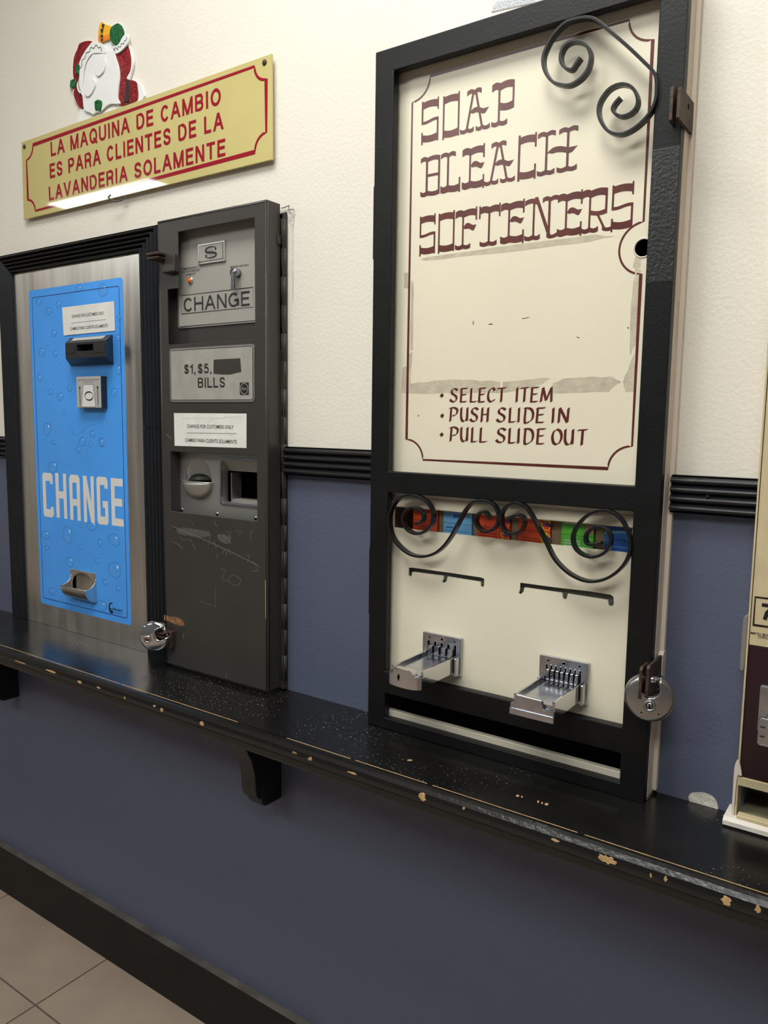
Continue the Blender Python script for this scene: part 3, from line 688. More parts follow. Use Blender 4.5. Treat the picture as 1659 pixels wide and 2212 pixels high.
# lower panel with product window, two bracket slots
wx0, wx1, wz0, wz1 = 0.0344, 0.4555, 1.2190, 1.2560
def slot(P, c): return pts(c, YP, P)
s1 = slot([(372, 1045), (430, 1045), (900, 1110), (1290, 1168), (1335, 1182), (1340, 1220), (1335, 1280), (1315, 1298), (1295, 1285), (1290, 1228), (870, 1160), (858, 1215), (825, 1240), (797, 1228), (818, 1190), (815, 1150), (420, 1100), (408, 1150), (385, 1160), (370, 1140)], C3)
s2 = slot([(225, 1030), (270, 1035), (640, 1085), (1000, 1125), (1240, 1165), (1272, 1190), (1275, 1270), (1250, 1297), (1218, 1285), (1205, 1225), (960, 1185), (760, 1155), (748, 1205), (722, 1220), (704, 1200), (696, 1145), (380, 1100), (275, 1085), (265, 1130), (230, 1162), (208, 1150), (222, 1110)], C4)
lp = plate('lower_panel', R4P(0.012, 0.496, 0.942, 1.288), [R4P(wx0, wx1, wz0, wz1)[::-1], s1, s2] + [R4P(c_ - 0.033, c_ + 0.033, 0.984, 1.038)[::-1] for c_ in (0.1415, 0.3615)], YP, 0.003, CREAM, sm)
box('window_lip', 0.02, 0.48, YP - 0.0035, YP - 0.0003, wz1 + 0.001, wz1 + 0.018, CREAM, sm, 0.0008)
box('slot_backing', 0.03, 0.47, YP + 0.010, YP + 0.014, 1.10, 1.190, INNER, sm)
box('product_shelf', 0.02, 0.49, -0.0205, 0.10, 1.190, 1.1953, INNER, sm)
# delivery chute
boxes('delivery_chute', [(0.012, 0.495, -0.0225, 0.10, 0.860, 0.864), (0.012, 0.495, 0.06, 0.10, 0.860, 0.95)], SHELF, sm)
box('delivery_lip', 0.012, 0.495, -0.0335, -0.022, 0.8640, 0.8865, CREAMTRAY, sm, 0.0015)
box('chute_cheek', 0.0115, 0.0145, -0.03, 0.06, 0.864, 0.94, SATIN, sm)
# security frame: one welded tube frame with three openings
LR_T, LR_B, SB = 0.9625, 0.9223, 0.8765
fr = plate('security_frame', R4P(0.0, 0.5, ZS + 0.0003, 2.0113), [R4P(0.0371, 0.4631, 1.3197, 1.9743)[::-1], R4P(0.0371, 0.4631, LR_T, 1.2832)[::-1], R4P(0.0371, 0.4631, SB, LR_B)[::-1]], YS, 0.0158, IRON, sm, bevel=0.0016)
for z_ in (1.68, 1.06): box('hinge_leaf', -0.0035, 0.001, -0.046, -0.036, z_, z_ + 0.12, IRON, fr, 0.001)
box('tape_wrap', 0.4635, 0.4995, YS - 0.0004, YS + 0.002, 1.60, 1.775, M('wrinkled_black_tape', (0.020, 0.0195, 0.0195), 0.3, bump=0.3, bscale=200), fr, 0.0002)
# scrolls
yf, yk = -0.0545, -0.0425
def scr(c, P): return pts(c, yf, P)
A = [(585, 585), (530, 665), (475, 735), (400, 715), (345, 640), (345, 540), (390, 445), (470, 392), (560, 388), (650, 430), (703, 520), (708, 620), (670, 745), (580, 855), (460, 925), (350, 925), (240, 885), (155, 775), (122, 640), (150, 500), (250, 310), (400, 160), (540, 110), (680, 95), (790, 130), (990, 290), (1200, 475), (1400, 668), (1490, 765), (1522, 850), (1528, 1000), (1508, 1140), (1440, 1280), (1320, 1410), (1180, 1505), (1050, 1538), (920, 1490), (835, 1370), (808, 1250), (832, 1130), (920, 1000), (1020, 935), (1130, 918), (1232, 965), (1290, 1080), (1285, 1185), (1220, 1270), (1110, 1315), (1025, 1290), (985, 1230), (1010, 1160), (1080, 1080)]
bar('scroll', smoothp(scr(C2, A), 5), 0.0042, yf, yk, SCROLL, fr)
A = [(440, 478), (500, 475), (540, 435), (545, 380), (505, 310), (420, 278), (335, 305), (285, 390), (292, 480), (345, 565), (440, 612), (535, 598), (625, 530), (668, 430), (660, 315), (595, 208), (480, 135), (370, 118), (250, 148), (165, 235), (112, 370), (112, 520), (155, 665), (255, 790), (385, 880), (540, 905), (680, 870), (800, 780), (905, 640), (1005, 455), (1085, 310), (1180, 208), (1285, 188), (1395, 208), (1472, 275), (1510, 390), (1490, 495), (1425, 565), (1330, 585), (1255, 538), (1218, 460), (1238, 375), (1300, 335), (1345, 345), (1400, 420)]
bar('scroll', smoothp(scr(C3, A), 5), 0.0042, yf, yk, SCROLL, fr)
A = [(75, 318), (140, 285), (190, 275), (250, 305), (262, 370), (228, 445), (160, 482), (75, 472), (25, 425), (2, 360), (5, 270), (50, 185), (120, 145), (190, 143), (265, 175), (335, 262), (415, 410), (505, 580), (600, 765), (740, 912), (900, 1000), (1050, 1020), (1200, 980), (1335, 882), (1420, 760), (1455, 620), (1430, 485), (1362, 345), (1255, 248), (1120, 222), (985, 268), (868, 375), (808, 500), (818, 615), (885, 700), (1000, 745), (1115, 725), (1200, 655), (1235, 550), (1200, 455), (1125, 408), (1035, 418), (958, 485), (948, 555), (975, 600), (1040, 605), (1130, 588)]
bar('scroll', smoothp(scr(C4, A), 5), 0.0042, yf, yk, SCROLL, fr)
# lock tabs welded to the frame's right edge
def tab(name, x0, x1, y0, y1, z0, z1, mat, parent, hole=None):
    o = plate(name, [(y0, z0 + 0.002), (y0 + .002, z0), (y1, z0), (y1, z1), (y0 + .004, z1), (y0, z1 - 0.004)], [ell(hole[0], hole[1], hole[2], hole[2], 12)[::-1]] if hole else [], 0, x1 - x0, mat, parent)
    for v in o.data.vertices: yy = v.co.x; v.co.x = x0 + v.co.y; v.co.y = yy
    o.data.flip_normals()
    return o
tab('lock_tab', 0.4885, 0.4925, -0.068, -0.046, 1.801, 1.846, RUST, fr)
tab('lock_tab', 0.5005, 0.5045, -0.078, -0.012, 1.799, 1.839, RUST, fr, (-0.037, 1.826, 0.0045))
tab('lock_tab', 0.4925, 0.4965, -0.080, -0.046, 1.022, 1.068, RUST, fr)
tab('lock_tab', 0.5020, 0.5060, -0.080, 0.0, 1.025, 1.072, RUST, fr)
polys('plaster_lump', [blob([(-0.012, 1.03), (0.004, 1.028), (0.006, 1.05), (0.005, 1.075), (-0.012, 1.072)])], 0, 0.003, CREAM2, sm)
o = bpy.data.objects['plaster_lump']
for v in o.data.vertices: a = v.co.x; v.co.x = 0.5005 + v.co.y * 2.2; v.co.y = a - 0.004

# coin slides
def slide(cx, z0, pw, ph, nslots, curved, label):
    """cx centre; z0 bottom of the face plate"""
    yp = YP
    zt_ = z0 + ph * 0.50                                    # level of the tray top
    tw = pw * 0.80; yfr = -0.143
    # ribbed throat with coin slots
    zi = z0 + ph * 0.70
    sp = tw * 0.86 / nslots
    cuts = [R4P(cx - tw * .43 + sp * k - sp * .13, cx - tw * .43 + sp * k + sp * .13, zt_ - 0.002, zi + 0.006)[::-1] for k in range(nslots + 1)]
    cuts += [ell(cx + dx_, z0 + ph * .89, r_, r_, 10)[::-1] for dx_, r_ in ((0, 0.0022), (-pw * .32, 0.0016), (pw * .32, 0.0016))]
    p = plate('coin_slide', R4P(cx - pw / 2, cx + pw / 2, z0, z0 + ph), cuts, yp - 0.0065, 0.0065, CHROME2, sm, 0.0006); p['label'] = label
    boxes('coin_throat', [(cx - tw * .43 + sp * k + sp * .16, cx - tw * .43 + sp * (k + 1) - sp * .16, yp - 0.0125, yp - 0.005, zt_ - 0.003, zi) for k in range(-0, nslots)], CHROME, p, 0.001)
    # tray: two side rails, sunken bed, front plate
    for s in (-1, 1):
        xa = cx + s * tw / 2; xb = xa - s * 0.0045
        box('tray_rail', min(xa, xb), max(xa, xb), yfr + 0.004, yp - 0.004, zt_ - 0.026, zt_ + 0.002, CHROME, p, 0.001)
        xg = cx + s * (tw / 2 + 0.0005); xh = cx + s * (pw / 2 - 0.002)
        box('guide', min(xg, xh), max(xg, xh), yp - 0.020, yp - 0.004, z0 + 0.002, zt_ + 0.001, CHROME2, p, 0.002)
    bed = plate('tray_bed', R4P(cx - tw / 2 + 0.004, cx + tw / 2 - 0.004, yfr + 0.003, yp - 0.006), [R4P(cx - tw * .38 + sp * k, cx - tw * .38 + sp * k + 0.0014, yp - 0.040, yp - 0.014)[::-1] for k in range(nslots)], 0, 0.0065, CHROME2, p)
    for v in bed.data.vertices: a_ = v.co.y; v.co.y = v.co.z; v.co.z = zt_ - 0.0035 - a_
    zb_ = zt_ - 0.0265
    if curved:
        n = 12; V = []; F = []
        for i in range(n + 1):
            u = -1 + 2 * i / n; x = cx + u * (tw / 2 + 0.001); yy = yfr - 0.010 * (1 - u * u) ** 0.5 * 1.0
            hz = zt_ + 0.004 if abs(u) < .62 else zt_ - 0.006
            V += [(x, yy, zb_), (x, yy, hz), (x, yfr + 0.005, hz), (x, yfr + 0.005, zb_)]
        for i in range(n):
            for k in range(4): a = 4 * i + k; b = 4 * i + (k + 1) % 4; F.append((a, b, b + 4, a + 4))
        F += [(3, 2, 1, 0), tuple(4 * n + k for k in range(4))]
        obj('tray_front', mesh('tray_front', V, F), CHROME, p, 0.0008)
        polys('keyhole', [[(cx - 0.009, zt_ - 0.009), (cx - 0.0065, zt_ - 0.004), (cx - 0.0045, zt_ - 0.009), (cx - 0.0065, zt_ - 0.016)]], yfr - 0.0106, 0.003, BLACK, p)  # raised black diamond stands in for the shade inside the keyhole
    else:
        hw = tw / 2 + 0.002
        plate('tray_front', [(cx - hw, zb_), (cx + hw, zb_), (cx + hw, zt_ - 0.008), (cx + hw * .55, zt_ - 0.010), (cx + hw * .42, zt_ + 0.003), (cx - hw * .74, zt_ + 0.004), (cx - hw * .86, zt_ - 0.010), (cx - hw, zt_ - 0.011)], [], yfr - 0.003, 0.006, CHROME2, p, 0.001)
        box('front_step', cx - hw, cx + hw, yfr - 0.0055, yfr - 0.002, zb_, zb_ + 0.010, CHROME2, p, 0.001)
    return p
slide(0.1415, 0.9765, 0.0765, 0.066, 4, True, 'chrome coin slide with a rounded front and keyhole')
slide(0.3615, 0.9765, 0.0800, 0.066, 7, False, 'chrome coin slide with a flat stepped front')

# product cartons in the window, two seen in each column
XB = [(0.0665, 0.1166), (0.1284, 0.1836), (0.1942, 0.2534), (0.2687, 0.3232), (0.3416, 0.3935), (0.4110, 0.4650)]
ybx = -0.012; zseam = 1.2345
CART = [(BXR, 'orange-red detergent carton in the window column nearest the wide shelf gap', 'orange-red'), (BXB, 'light blue softener carton', 'light blue'), (BXR, 'tide', ''), (BXR, 'tide', ''), (BXG, 'green', ''), (BXN, 'deep blue', '')]
NM = ['plain orange-red detergent carton beside the light blue one, {} of its stack', 'light blue softener carton, {} of its stack behind the window',
      'orange-red carton with yellow and navy emblem beside the light blue stack, {} of the pair', 'orange-red carton with yellow and navy emblem beside the green stack, {} of the pair',
      'bright green detergent carton with pink spot, {} of its stack', 'deep blue detergent carton, {} of its stack behind the window']
for k, (xa, xb) in enumerate(XB):
    for lv in (0, 1):
        z0 = 1.1955 if lv == 0 else zseam; z1 = zseam if lv == 0 else 1.2755
        t = thing('detergent_carton', ((xa + xb) / 2, ybx + 0.04, z0), NM[k].format('lower' if lv == 0 else 'upper'), 'box', 'cartons behind the product window')
        m = CART[k][0]
        box('carton', xa, xb, ybx, ybx + 0.085, z0, z1 - 0.0004, m, t, 0.0008)
        w_ = xb - xa; y_ = ybx - 0.0004
        if k in (2, 3):
            cx = xb - 0.007; cz = z0 + (0.013 if lv else 0.030)
            polys('emblem', [ell(cx, cz, 0.0085, 0.010, 20)], y_, 0.0004, YEL, t); polys('emblem_core', [ell(cx + 0.001, cz - 0.002, 0.0055, 0.0065, 16)], y_ - 0.0002, 0.0002, BXR, t)
            text('logo', 'Tide', cx - 0.0078, cx + 0.0085, cz - 0.0035, cz + 0.0055, y_ - 0.0006, NAVY, t, bold=0.03)
        if k == 1:
            polys('printed_line', [R4P(xa + w_ * .1, xa + w_ * .9, z0 + 0.0265, z0 + 0.0272), R4P(xa + w_ * .35, xa + w_ * .7, z0 + 0.010, z0 + 0.016), R4P(xa + w_ * .1, xa + w_ * .4, z0 + 0.031, z0 + 0.033)], y_, 0.0003, BXN, t)
        if k == 4:
            polys('spot', [ell(xb - 0.006, z0 + 0.012, 0.006, 0.008, 16)], y_, 0.0003, PINK, t)
            polys('printed_line', [R4P(xa + w_ * .1, xa + w_ * .6, z0 + zz, z0 + zz + 0.0012) for zz in (0.018, 0.022, 0.026, 0.030)], y_, 0.0002, DROPM if False else WHITE, t)
        if k == 5:
            polys('printed_line', [R4P(xa + w_ * .15, xa + w_ * .95, z0 + zz, z0 + zz + 0.001) for zz in (0.020, 0.028)], y_, 0.0002, BXB, t)
            polys('wave', [[(xa, z0 + .008), (xa + w_ * .5, z0 + .011), (xb, z0 + .009), (xb, z0 + .014), (xa + w_ * .5, z0 + .015), (xa, z0 + .012)]], y_, 0.0002, BXB, t)
        if k in (0, 2, 3):
            polys('printed_line', [R4P(xa + w_ * .1, xa + w_ * .6, z0 + zz, z0 + zz + 0.0009) for zz in (0.020, 0.024, 0.028)], y_, 0.0002, BURG, t)
for k in range(6):
    xa = XB[k][1] + 0.0012; xb = (XB[k + 1][0] - 0.0012) if k < 5 else 0.478
    if xb - xa > 0.003: box('divider', xa, xb, ybx + 0.004, 0.08, 1.1955, 1.28, CARD, sm)

# ================================================================ DISC PADLOCKS
def disc_padlock(name, cx, cy, cz, r, yaw, label, open_dir, core):
    t = thing(name, (cx, cy, cz - r), label, 'padlock')
    Rm = Matrix.Translation((cx, cy, cz)) @ Matrix.Rotation(yaw, 4, 'Z')
    made = []
    # body: round disc with a U-shaped throat cut from the rim
    ga = math.radians(open_dir); hw = r * 0.40
    def body_loop(rr, cut):
        P = []; a0 = math.asin(hw / rr)
        n = 40
        for i in range(n + 1):
            a = ga + a0 + (2 * PI - 2 * a0) * i / n; P.append((rr * math.cos(a), rr * math.sin(a)))
        d = Vector((math.cos(ga), math.sin(ga))); e = Vector((-d.y, d.x)); dep = r * 0.12
        for i in range(9):
            b = -PI / 2 - PI * i / 8      # round bottom of the throat
            q = d * (dep + hw * 0.0) + e * (hw * math.sin(b)) + d * (-hw * abs(math.cos(b)) * 0.75 + hw * 0.75)
            P.append((q.x, q.y))
        return P
    L0 = body_loop(r, 0); hd = r * 0.33
    bm = bmesh.new(); n = len(L0); rings = []
    for sc, yy in ((0.80, -hd), (0.90, -hd * 0.90), (0.97, -hd * 0.66), (1.0, -hd * 0.30), (1.0, hd * 0.30), (0.97, hd * 0.66), (0.90, hd)):
        ring = []
        for i, p in enumerate(L0):
            k = sc if i <= 40 else 1.0 + (1 - sc) * -0.0
            ring.append(bm.verts.new((p[0] * k, yy, p[1] * k)))
        rings.append(ring)
    for a, b in zip(rings[:-1], rings[1:]):
        for i in range(n): bm.faces.new((a[i], a[(i + 1) % n], b[(i + 1) % n], b[i]))
    bm.faces.new(rings[0]); bm.faces.new(rings[-1][::-1])
    me = frombm('body', bm)
    made.append(obj('body', me, LOCK if core != 'brass' else CHROME, t, 0.0, True)); made[-1].data.set_sharp_from_angle(angle=math.radians(50))
    d = Vector((math.cos(ga), math.sin(ga))); e = Vector((-d.y, d.x))
    # raised ring round the throat
    P = [(d * (r * .93) + e * hw * 1.0)]
    for i in range(13):
        b = PI / 2 + PI * i / 12
        P.append(d * (r * .12 + hw * .75) + d * (hw * 1.06 * math.cos(b)) + e * (hw * 1.06 * math.sin(b)))
    P.append(d * (r * .93) - e * hw)
    made.append(tube('throat_rim', [(p.x, -hd * 0.98, p.y) for p in P], r * 0.045, CHROME, t, 8))
    # shackle bar across the throat
    made.append(tube('shackle', [(e * (-hw * 1.3) + d * r * .72).to_3d().xzy, (e * (hw * 1.3) + d * r * .72).to_3d().xzy], r * 0.14, CHROME, t, 14))
    # key core
    kx, kz = (0.03 * r, -0.28 * r) if core != 'brass' else (-0.42 * r, -0.16 * r)
    made.append(lathe_y('core_ring', [(r * .25, -hd + .001), (r * .24, -hd - r * .05), (r * .17, -hd - r * .06), (r * .15, -hd - r * .02)], kx, kz, LOCK if core != 'brass' else CHROME, t, 24))
    made.append(lathe_y('core', [(r * .15, -hd + .001), (r * .145, -hd - r * .025), (0.0005, -hd - r * .027)], kx, kz, LOCK if core != 'brass' else BRASS, t, 20))
    made.append(polys('keyway_shade', [[(kx - r * .025, kz - r * .10), (kx + r * .02, kz - r * .11), (kx + r * .035, kz), (kx, kz + r * .01), (kx + r * .01, kz + r * .10), (kx - r * .045, kz + r * .09), (kx - r * .04, kz + .0)]], -hd - r * .032, r * .01, BLACK, t))  # black piece on the core, coloured as the dark inside of the key slot
    if core != 'brass':
        for px, pz in ((-.27 * r, -.60 * r), (.38 * r, -.57 * r)): made.append(lathe_y('drain_hole_shade', [(r * .035, -hd - .0002), (r * .03, -hd - .0004)], px, pz, BLACK, t, 10))  # black discs on the face in place of the shade inside drain openings
    for o in made: o.matrix_parent_inverse = Matrix.Translation(-ORG[t.name]); o.matrix_basis = Rm
    return t
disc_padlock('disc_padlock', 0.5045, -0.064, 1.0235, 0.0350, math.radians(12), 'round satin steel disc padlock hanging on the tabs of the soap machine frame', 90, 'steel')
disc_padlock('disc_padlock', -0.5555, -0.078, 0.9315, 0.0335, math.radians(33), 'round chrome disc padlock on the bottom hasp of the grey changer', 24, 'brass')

# ================================================================ GREY CHANGER
gm = thing('grey_change_machine', (-0.40, 0, ZS), 'dark grey steel coin changer with piano hinge, CHANGE window and bill plate', 'change machine')
GX0, GX1, GZ0, GZ1 = -0.5568, -0.2459, ZS + 0.008, 1.8129
YR = -0.0250
o1 = [(-0.4929, 1.7838), (-0.4929, 1.672), (-0.5287, 1.672), (-0.5287, 1.559), (-0.2772, 1.559), (-0.2772, 1.7838)]
g2 = (-0.5288, -0.2742, 1.2061, 1.3347)
door = plate('door', R4P(GX0, GX1, GZ0, GZ1), [o1, R4P(*g2)[::-1]], YG, 0.0026, GREY, gm, bevel=0.0012)
boxes('door_edge', [(GX0, GX0 + 0.0026, YG + 0.001, -0.0128, GZ0, GZ1), (GX1 - 0.0026, GX1, YG + 0.001, -0.0128, GZ0, GZ1), (GX0 + .002, GX1 - .002, YG + 0.001, -0.0128, GZ1 - 0.0026, GZ1), (GX0 + .002, GX1 - .002, YG + 0.001, -0.0128, GZ0, GZ0 + 0.0026)], GREY, door, 0.0008)
tube('rounded_corner', [(GX1 - 0.0035, YG + 0.0035, GZ0 + 0.001), (GX1 - 0.0035, YG + 0.0035, GZ1 - 0.001)], 0.0042, GREY, door, 12)
tube('rounded_corner', [(GX0 + 0.0035, YG + 0.0035, GZ0 + 0.001), (GX0 + 0.0035, YG + 0.0035, GZ1 - 0.001)], 0.0042, GREY, door, 12)
tube('rounded_corner', [(GX0 + 0.003, YG + 0.0035, GZ1 - 0.0035), (GX1 - 0.003, YG + 0.0035, GZ1 - 0.0035)], 0.0042, GREY, door, 12)
boxes('body', [(-0.549, -0.5465, -0.0122, 0.15, ZS + 0.004, 1.796), (-0.241, -0.2385, -0.0122, 0.15, ZS + 0.004, 1.796), (-0.5465, -0.241, -0.0122, 0.15, 1.7935, 1.796), (-0.5465, -0.241, -0.0122, 0.15, ZS + 0.004, ZS + 0.007), (-0.5465, -0.241, 0.147, 0.15, ZS + 0.007, 1.7935), (-0.5465, -0.241, -0.0122, -0.010, 1.35, 1.54), (-0.5465, -0.241, -0.0122, -0.010, ZS + .007, 1.19)], GREY, gm)
box('foot', -0.535, -0.250, -0.040, -0.012, ZS, ZS + 0.008, GREY, gm)
tube('hinge_pin', [(-0.2425, -0.0065, 0.875), (-0.2425, -0.0065, 1.788)], 0.0040, GREY, gm, 10)
zz = 0.877; k = 0
while zz < 1.775:
    h = 0.0535; o = tube('hinge_knuckle', [(-0.2425, -0.0065, zz), (-0.2425, -0.0065, min(zz + h - 0.0012, 1.790))], 0.0060 if k % 2 == 0 else 0.0055, GREY, gm, 14); zz += h; k += 1
box('hinge_stop', -0.2462, -0.2435, -0.0225, -0.013, 1.738, 1.755, GREY, door, 0.0005)
# window recess
rc = (-0.545, -0.262, 1.545, 1.797)
box('recess_back', rc[0], rc[1], YR + 0.001, YR + 0.004, rc[2], rc[3], GREY, gm)
for a in [(rc[0], rc[0] + .002, YG + .003, YR + .002, rc[2], rc[3])]: box('recess_cheek', *a, GREY, gm)
fx0, fz1 = at(R4(362, 420), YR); fx1, fz0 = -0.262, at(R4(380, 1262), YR)[1]
fp = polys('face_panel', [rrect(fx0, fx1, fz0, 1.795, 0.005)], YR - 0.0012, 0.002, GPANEL, gm)
ribbon('panel_line', [(fx0 + 0.0022, 1.79), (fx0 + 0.0022, fz0 + 0.006), (fx0 + 0.006, fz0 + 0.0024), (fx1, fz0 + 0.0024)], 0.0014, YR - 0.0015, 0.0004, INK, fp)
ribbon('panel_edge', [(fx0, 1.79), (fx0, fz0 + 0.004), (fx0 + 0.004, fz0), (fx1, fz0)], 0.0016, YR - 0.0018, 0.001, SILVER, fp)
y2 = YR - 0.0014
a = at(R4(568, 480), y2); b = at(R4(822, 425), y2); c_ = at(R4(570, 672), y2)
px0, px1, pz1, pz0 = a[0], b[0], (a[1] + b[1]) / 2, c_[1] + 0.001
dp = box('dollar_plaque', px0, px1, y2 - 0.004, y2 + 0.0005, pz0, pz1, SILVER, fp, 0.001)
boxes('plaque_line', [(px0 + 0.004, px1 - 0.004, y2 - 0.0044, y2 - 0.003, pz0 + 0.004, pz1 - 0.004)], INK, fp)
boxes('plaque_field', [(px0 + 0.0052, px1 - 0.0052, y2 - 0.0048, y2 - 0.003, pz0 + 0.0052, pz1 - 0.0052)], GPANEL, fp)
dxa, dxb, dza, dzb = px0 + 0.0215, px1 - 0.0205, pz0 + 0.0095, pz1 - 0.0095
SP = smoothp([(.93, .70), (.86, .90), (.62, .985), (.36, .97), (.14, .86), (.08, .70), (.20, .56), (.50, .49), (.80, .41), (.92, .27), (.84, .10), (.60, .02), (.34, .02), (.12, .12), (.06, .30)], 4)
SWd = [0.0012 + 0.0040 * abs(math.sin(PI * (i / (len(SP) - 1)) * 1.0)) ** 1.5 + (0.0012 if i < 4 or i > len(SP) - 5 else 0) for i in range(len(SP))]
dq = ribbon_quads([(dxa + (dxb - dxa) * a_, dza + (dzb - dza) * b_) for a_, b_ in SP], SWd)
for u_ in (.42, .58): dq.append(R4P(dxa + (dxb - dxa) * u_ - .0005, dxa + (dxb - dxa) * u_ + .0005, dza - .001, dzb + .001))
for u_, v_ in ((.86, .74), (.14, .26)): dq.append(ell(dxa + (dxb - dxa) * u_, dza + (dzb - dza) * v_, .0024, .0024, 10))
polys('dollar_sign', dq, y2 - 0.0050, 0.0001, INK, fp)
q = at(R4(865, 697), y2); r_ = at(R4(1035, 652), y2)
text('money_return_text', 'MONEY RETURN', q[0], r_[0], q[1], r_[1] - 0.0005, y2 - 0.0002, INK, fp, bold=0.01)
for s, yy, xr in (('TEMPORARILY', 712, 556), ('OUT OF SERVICE', 740, 572), ('WHEN LIT', 765, 536)):
    q = at(R4(402 if s != 'WHEN LIT' else 442, yy + 5), y2); r_ = at(R4(xr, yy - 24), y2)
    text('service_text', s, q[0], r_[0], q[1], q[1] + 0.0042, y2 - 0.0002, INK, fp, bold=0.01)
q = at(R4(490, 812), y2)
lathe_y('lamp_bezel', [(0.0072, y2), (0.0072, y2 - 0.002), (0.0050, y2 - 0.003)], q[0], q[1], SILVER, fp, 20)
lathe_y('indicator_lamp', [(0.0050, y2 - 0.002), (0.0048, y2 - 0.004), (0.003, y2 - 0.0055), (0.0003, y2 - 0.006)], q[0], q[1], LAMPO, fp, 20)
q = at(R4(935, 745), y2)
lathe_y('lever_hub', [(0.0085, y2), (0.0085, y2 - 0.014), (0.0075, y2 - 0.0155), (0.0003, y2 - 0.0158)], q[0] + .001, q[1], CHROME2, fp, 20)
box('return_lever', q[0] - 0.0045, q[0] + 0.0065, y2 - 0.0165, y2 - 0.0115, q[1] - 0.034, q[1] + 0.002, CHROME2, fp, 0.002)
a = at(R4(400, 955), y2); b = at(R4(1078, 1062), y2)
bx = [(a[0], b[1]), (b[0], b[1]), (b[0], a[1]), (a[0], a[1])]
ribbon('change_box', bx, 0.0010, y2 - 0.0002, 0.0002, INK, fp, closed=True)
a = at(R4(425, 1110), y2); b = at(R4(1045, 908), y2)
sans('change_lettering', 'CHANGE', a[0], b[0], a[1], b[1], y2 - 0.0003, INK, fp, stroke=0.150, gap=.13)
# bill plate on the door
a = at(R4(293, 1462), YG); b = at(R4(1096, 1945), YG)
bz1, bz0 = (a[1] + at(R4(1090, 1405), YG)[1]) / 2, (b[1] + at(R4(305, 1970), YG)[1]) / 2
bp = polys('bill_plate', [rrect(a[0], b[0], bz0, bz1, 0.007)], YG - 0.0016, 0.0018, SILVER, door)
polys('plate_line', [rrect(a[0] + .0035, b[0] - .0035, bz0 + .0035, bz1 - .0035, 0.005)], YG - 0.0018, 0.001, INK, bp)
polys('plate_field', [rrect(a[0] + .0048, b[0] - .0048, bz0 + .0048, bz1 - .0048, 0.004)], YG - 0.0020, 0.001, GPLATE, bp)
y3 = YG - 0.0022
a = at(R4(428, 1693), y3); b = at(R4(685, 1593), y3)
sans('price_text', '$1, $5,', a[0], b[0], a[1], b[1], y3 - .0002, BLACKINK, bp, stroke=0.16, space=.12)
a = at(R4(558, 1824), y3); b = at(R4(812, 1722), y3)
sans('bills_text', 'BILLS', a[0], b[0], a[1], b[1], y3 - .0002, BLACKINK, bp, stroke=0.16)
polys('cover_patch', [pts(R4, y3, [(705, 1562), (720, 1557), (955, 1545), (965, 1675), (930, 1680), (860, 1697), (780, 1697), (705, 1690)])], y3 - 0.0003, 0.0004, GREY, bp)
a = at(R4(952, 1775), y3); b = at(R4(1037, 1890), y3)
polys('maker_mark', [R4P(a[0], b[0], b[1], a[1])], y3 - 0.0002, 0.0002, BLACKINK, bp)
mx_, mz_ = (a[0] + b[0]) / 2, (a[1] + b[1]) / 2
ribbon('maker_ring', ell(mx_, mz_, (b[0] - a[0]) * .42, (a[1] - b[1]) * .43, 24), 0.0012, y3 - 0.0004, 0.0002, GPLATE, bp, closed=True)
text('maker_script', 'Rowe', mx_ - (b[0] - a[0]) * .28, mx_ + (b[0] - a[0]) * .28, mz_ - 0.003, mz_ + 0.004, y3 - 0.0005, GPLATE, bp, shear=0.3)
# coin and bill plate in the lower opening
gx0, gx1, gz0_, gz1_ = -0.5295, -0.268, 1.198, 1.340
box('cup_cheek', g2[0] - 0.001, g2[0] + 0.001, YG + .003, YR + .002, g2[2] - .005, g2[3] + .004, GREY, gm)
q0 = at(G7(190, 590), YR); q1 = at(G7(750, 605), YR); q2 = at(G7(520, 905), YR); q3 = at(G7(500, 440), YR)
ccx = (q0[0] + q1[0]) / 2 + 0.004; crz = q1[1]; crx = (q1[0] - q0[0]) / 2 - 0.004; cdn = crz - q2[1]; cup = q3[1] - crz
w0 = at(G7(905, 190), YR); w1 = at(G7(1480, 1005), YR)
wo = rrect(w0[0], -0.279, w1[1] - 0.001, w0[1], 0.003, 3)
qd = at(G7(490, 135), YR); cupo = qd[1] - crz
hole1 = ell(ccx, crz, crx * .90, cupo, 20, 0, 180)
cp = plate('cash_plate', R4P(gx0, gx1, gz0_, gz1_), [hole1[::-1], wo[::-1]], YR, 0.0018, SATIN, gm)
# lower scoop (convex) and upper hollow behind the hole
def dome(name, cx, cz, rx, rz, ry, sgn_z, sgn_y, y, mat, parent):
    V = []; F = []; n, m = 20, 8
    for j in range(m + 1):
        b = PI / 2 * j / m
        for i in range(n + 1):
            a = PI * i / n; V.append((cx + rx * math.cos(a) * math.cos(b * 0.0 + 0) * math.cos(0) * (math.cos(b) if False else 1) * math.sqrt(max(0, 1 - (math.sin(b)) ** 2 * 0)) if False else cx + rx * math.cos(a), y + sgn_y * ry * math.sin(a) * math.sin(b), cz + sgn_z * rz * math.sin(a) * math.cos(b)))
    for j in range(m):
        for i in range(n): k = j * (n + 1) + i; F.append((k, k + 1, k + n + 2, k + n + 1))
    bm = bmesh.new(); vs = [bm.verts.new(v) for v in V]
    for f in F: bm.faces.new([vs[i] for i in f])
    bmesh.ops.remove_doubles(bm, verts=bm.verts, dist=1e-5)
    o = obj(name, frombm(name, bm), mat, parent, 0, True)
    s = o.modifiers.new('thickness', 'SOLIDIFY'); s.thickness = 0.0012; s.offset = 0
    return o
dome('coin_cup', ccx, crz, crx, cdn, 0.0225, -1, -1, YR, SATIN, cp)
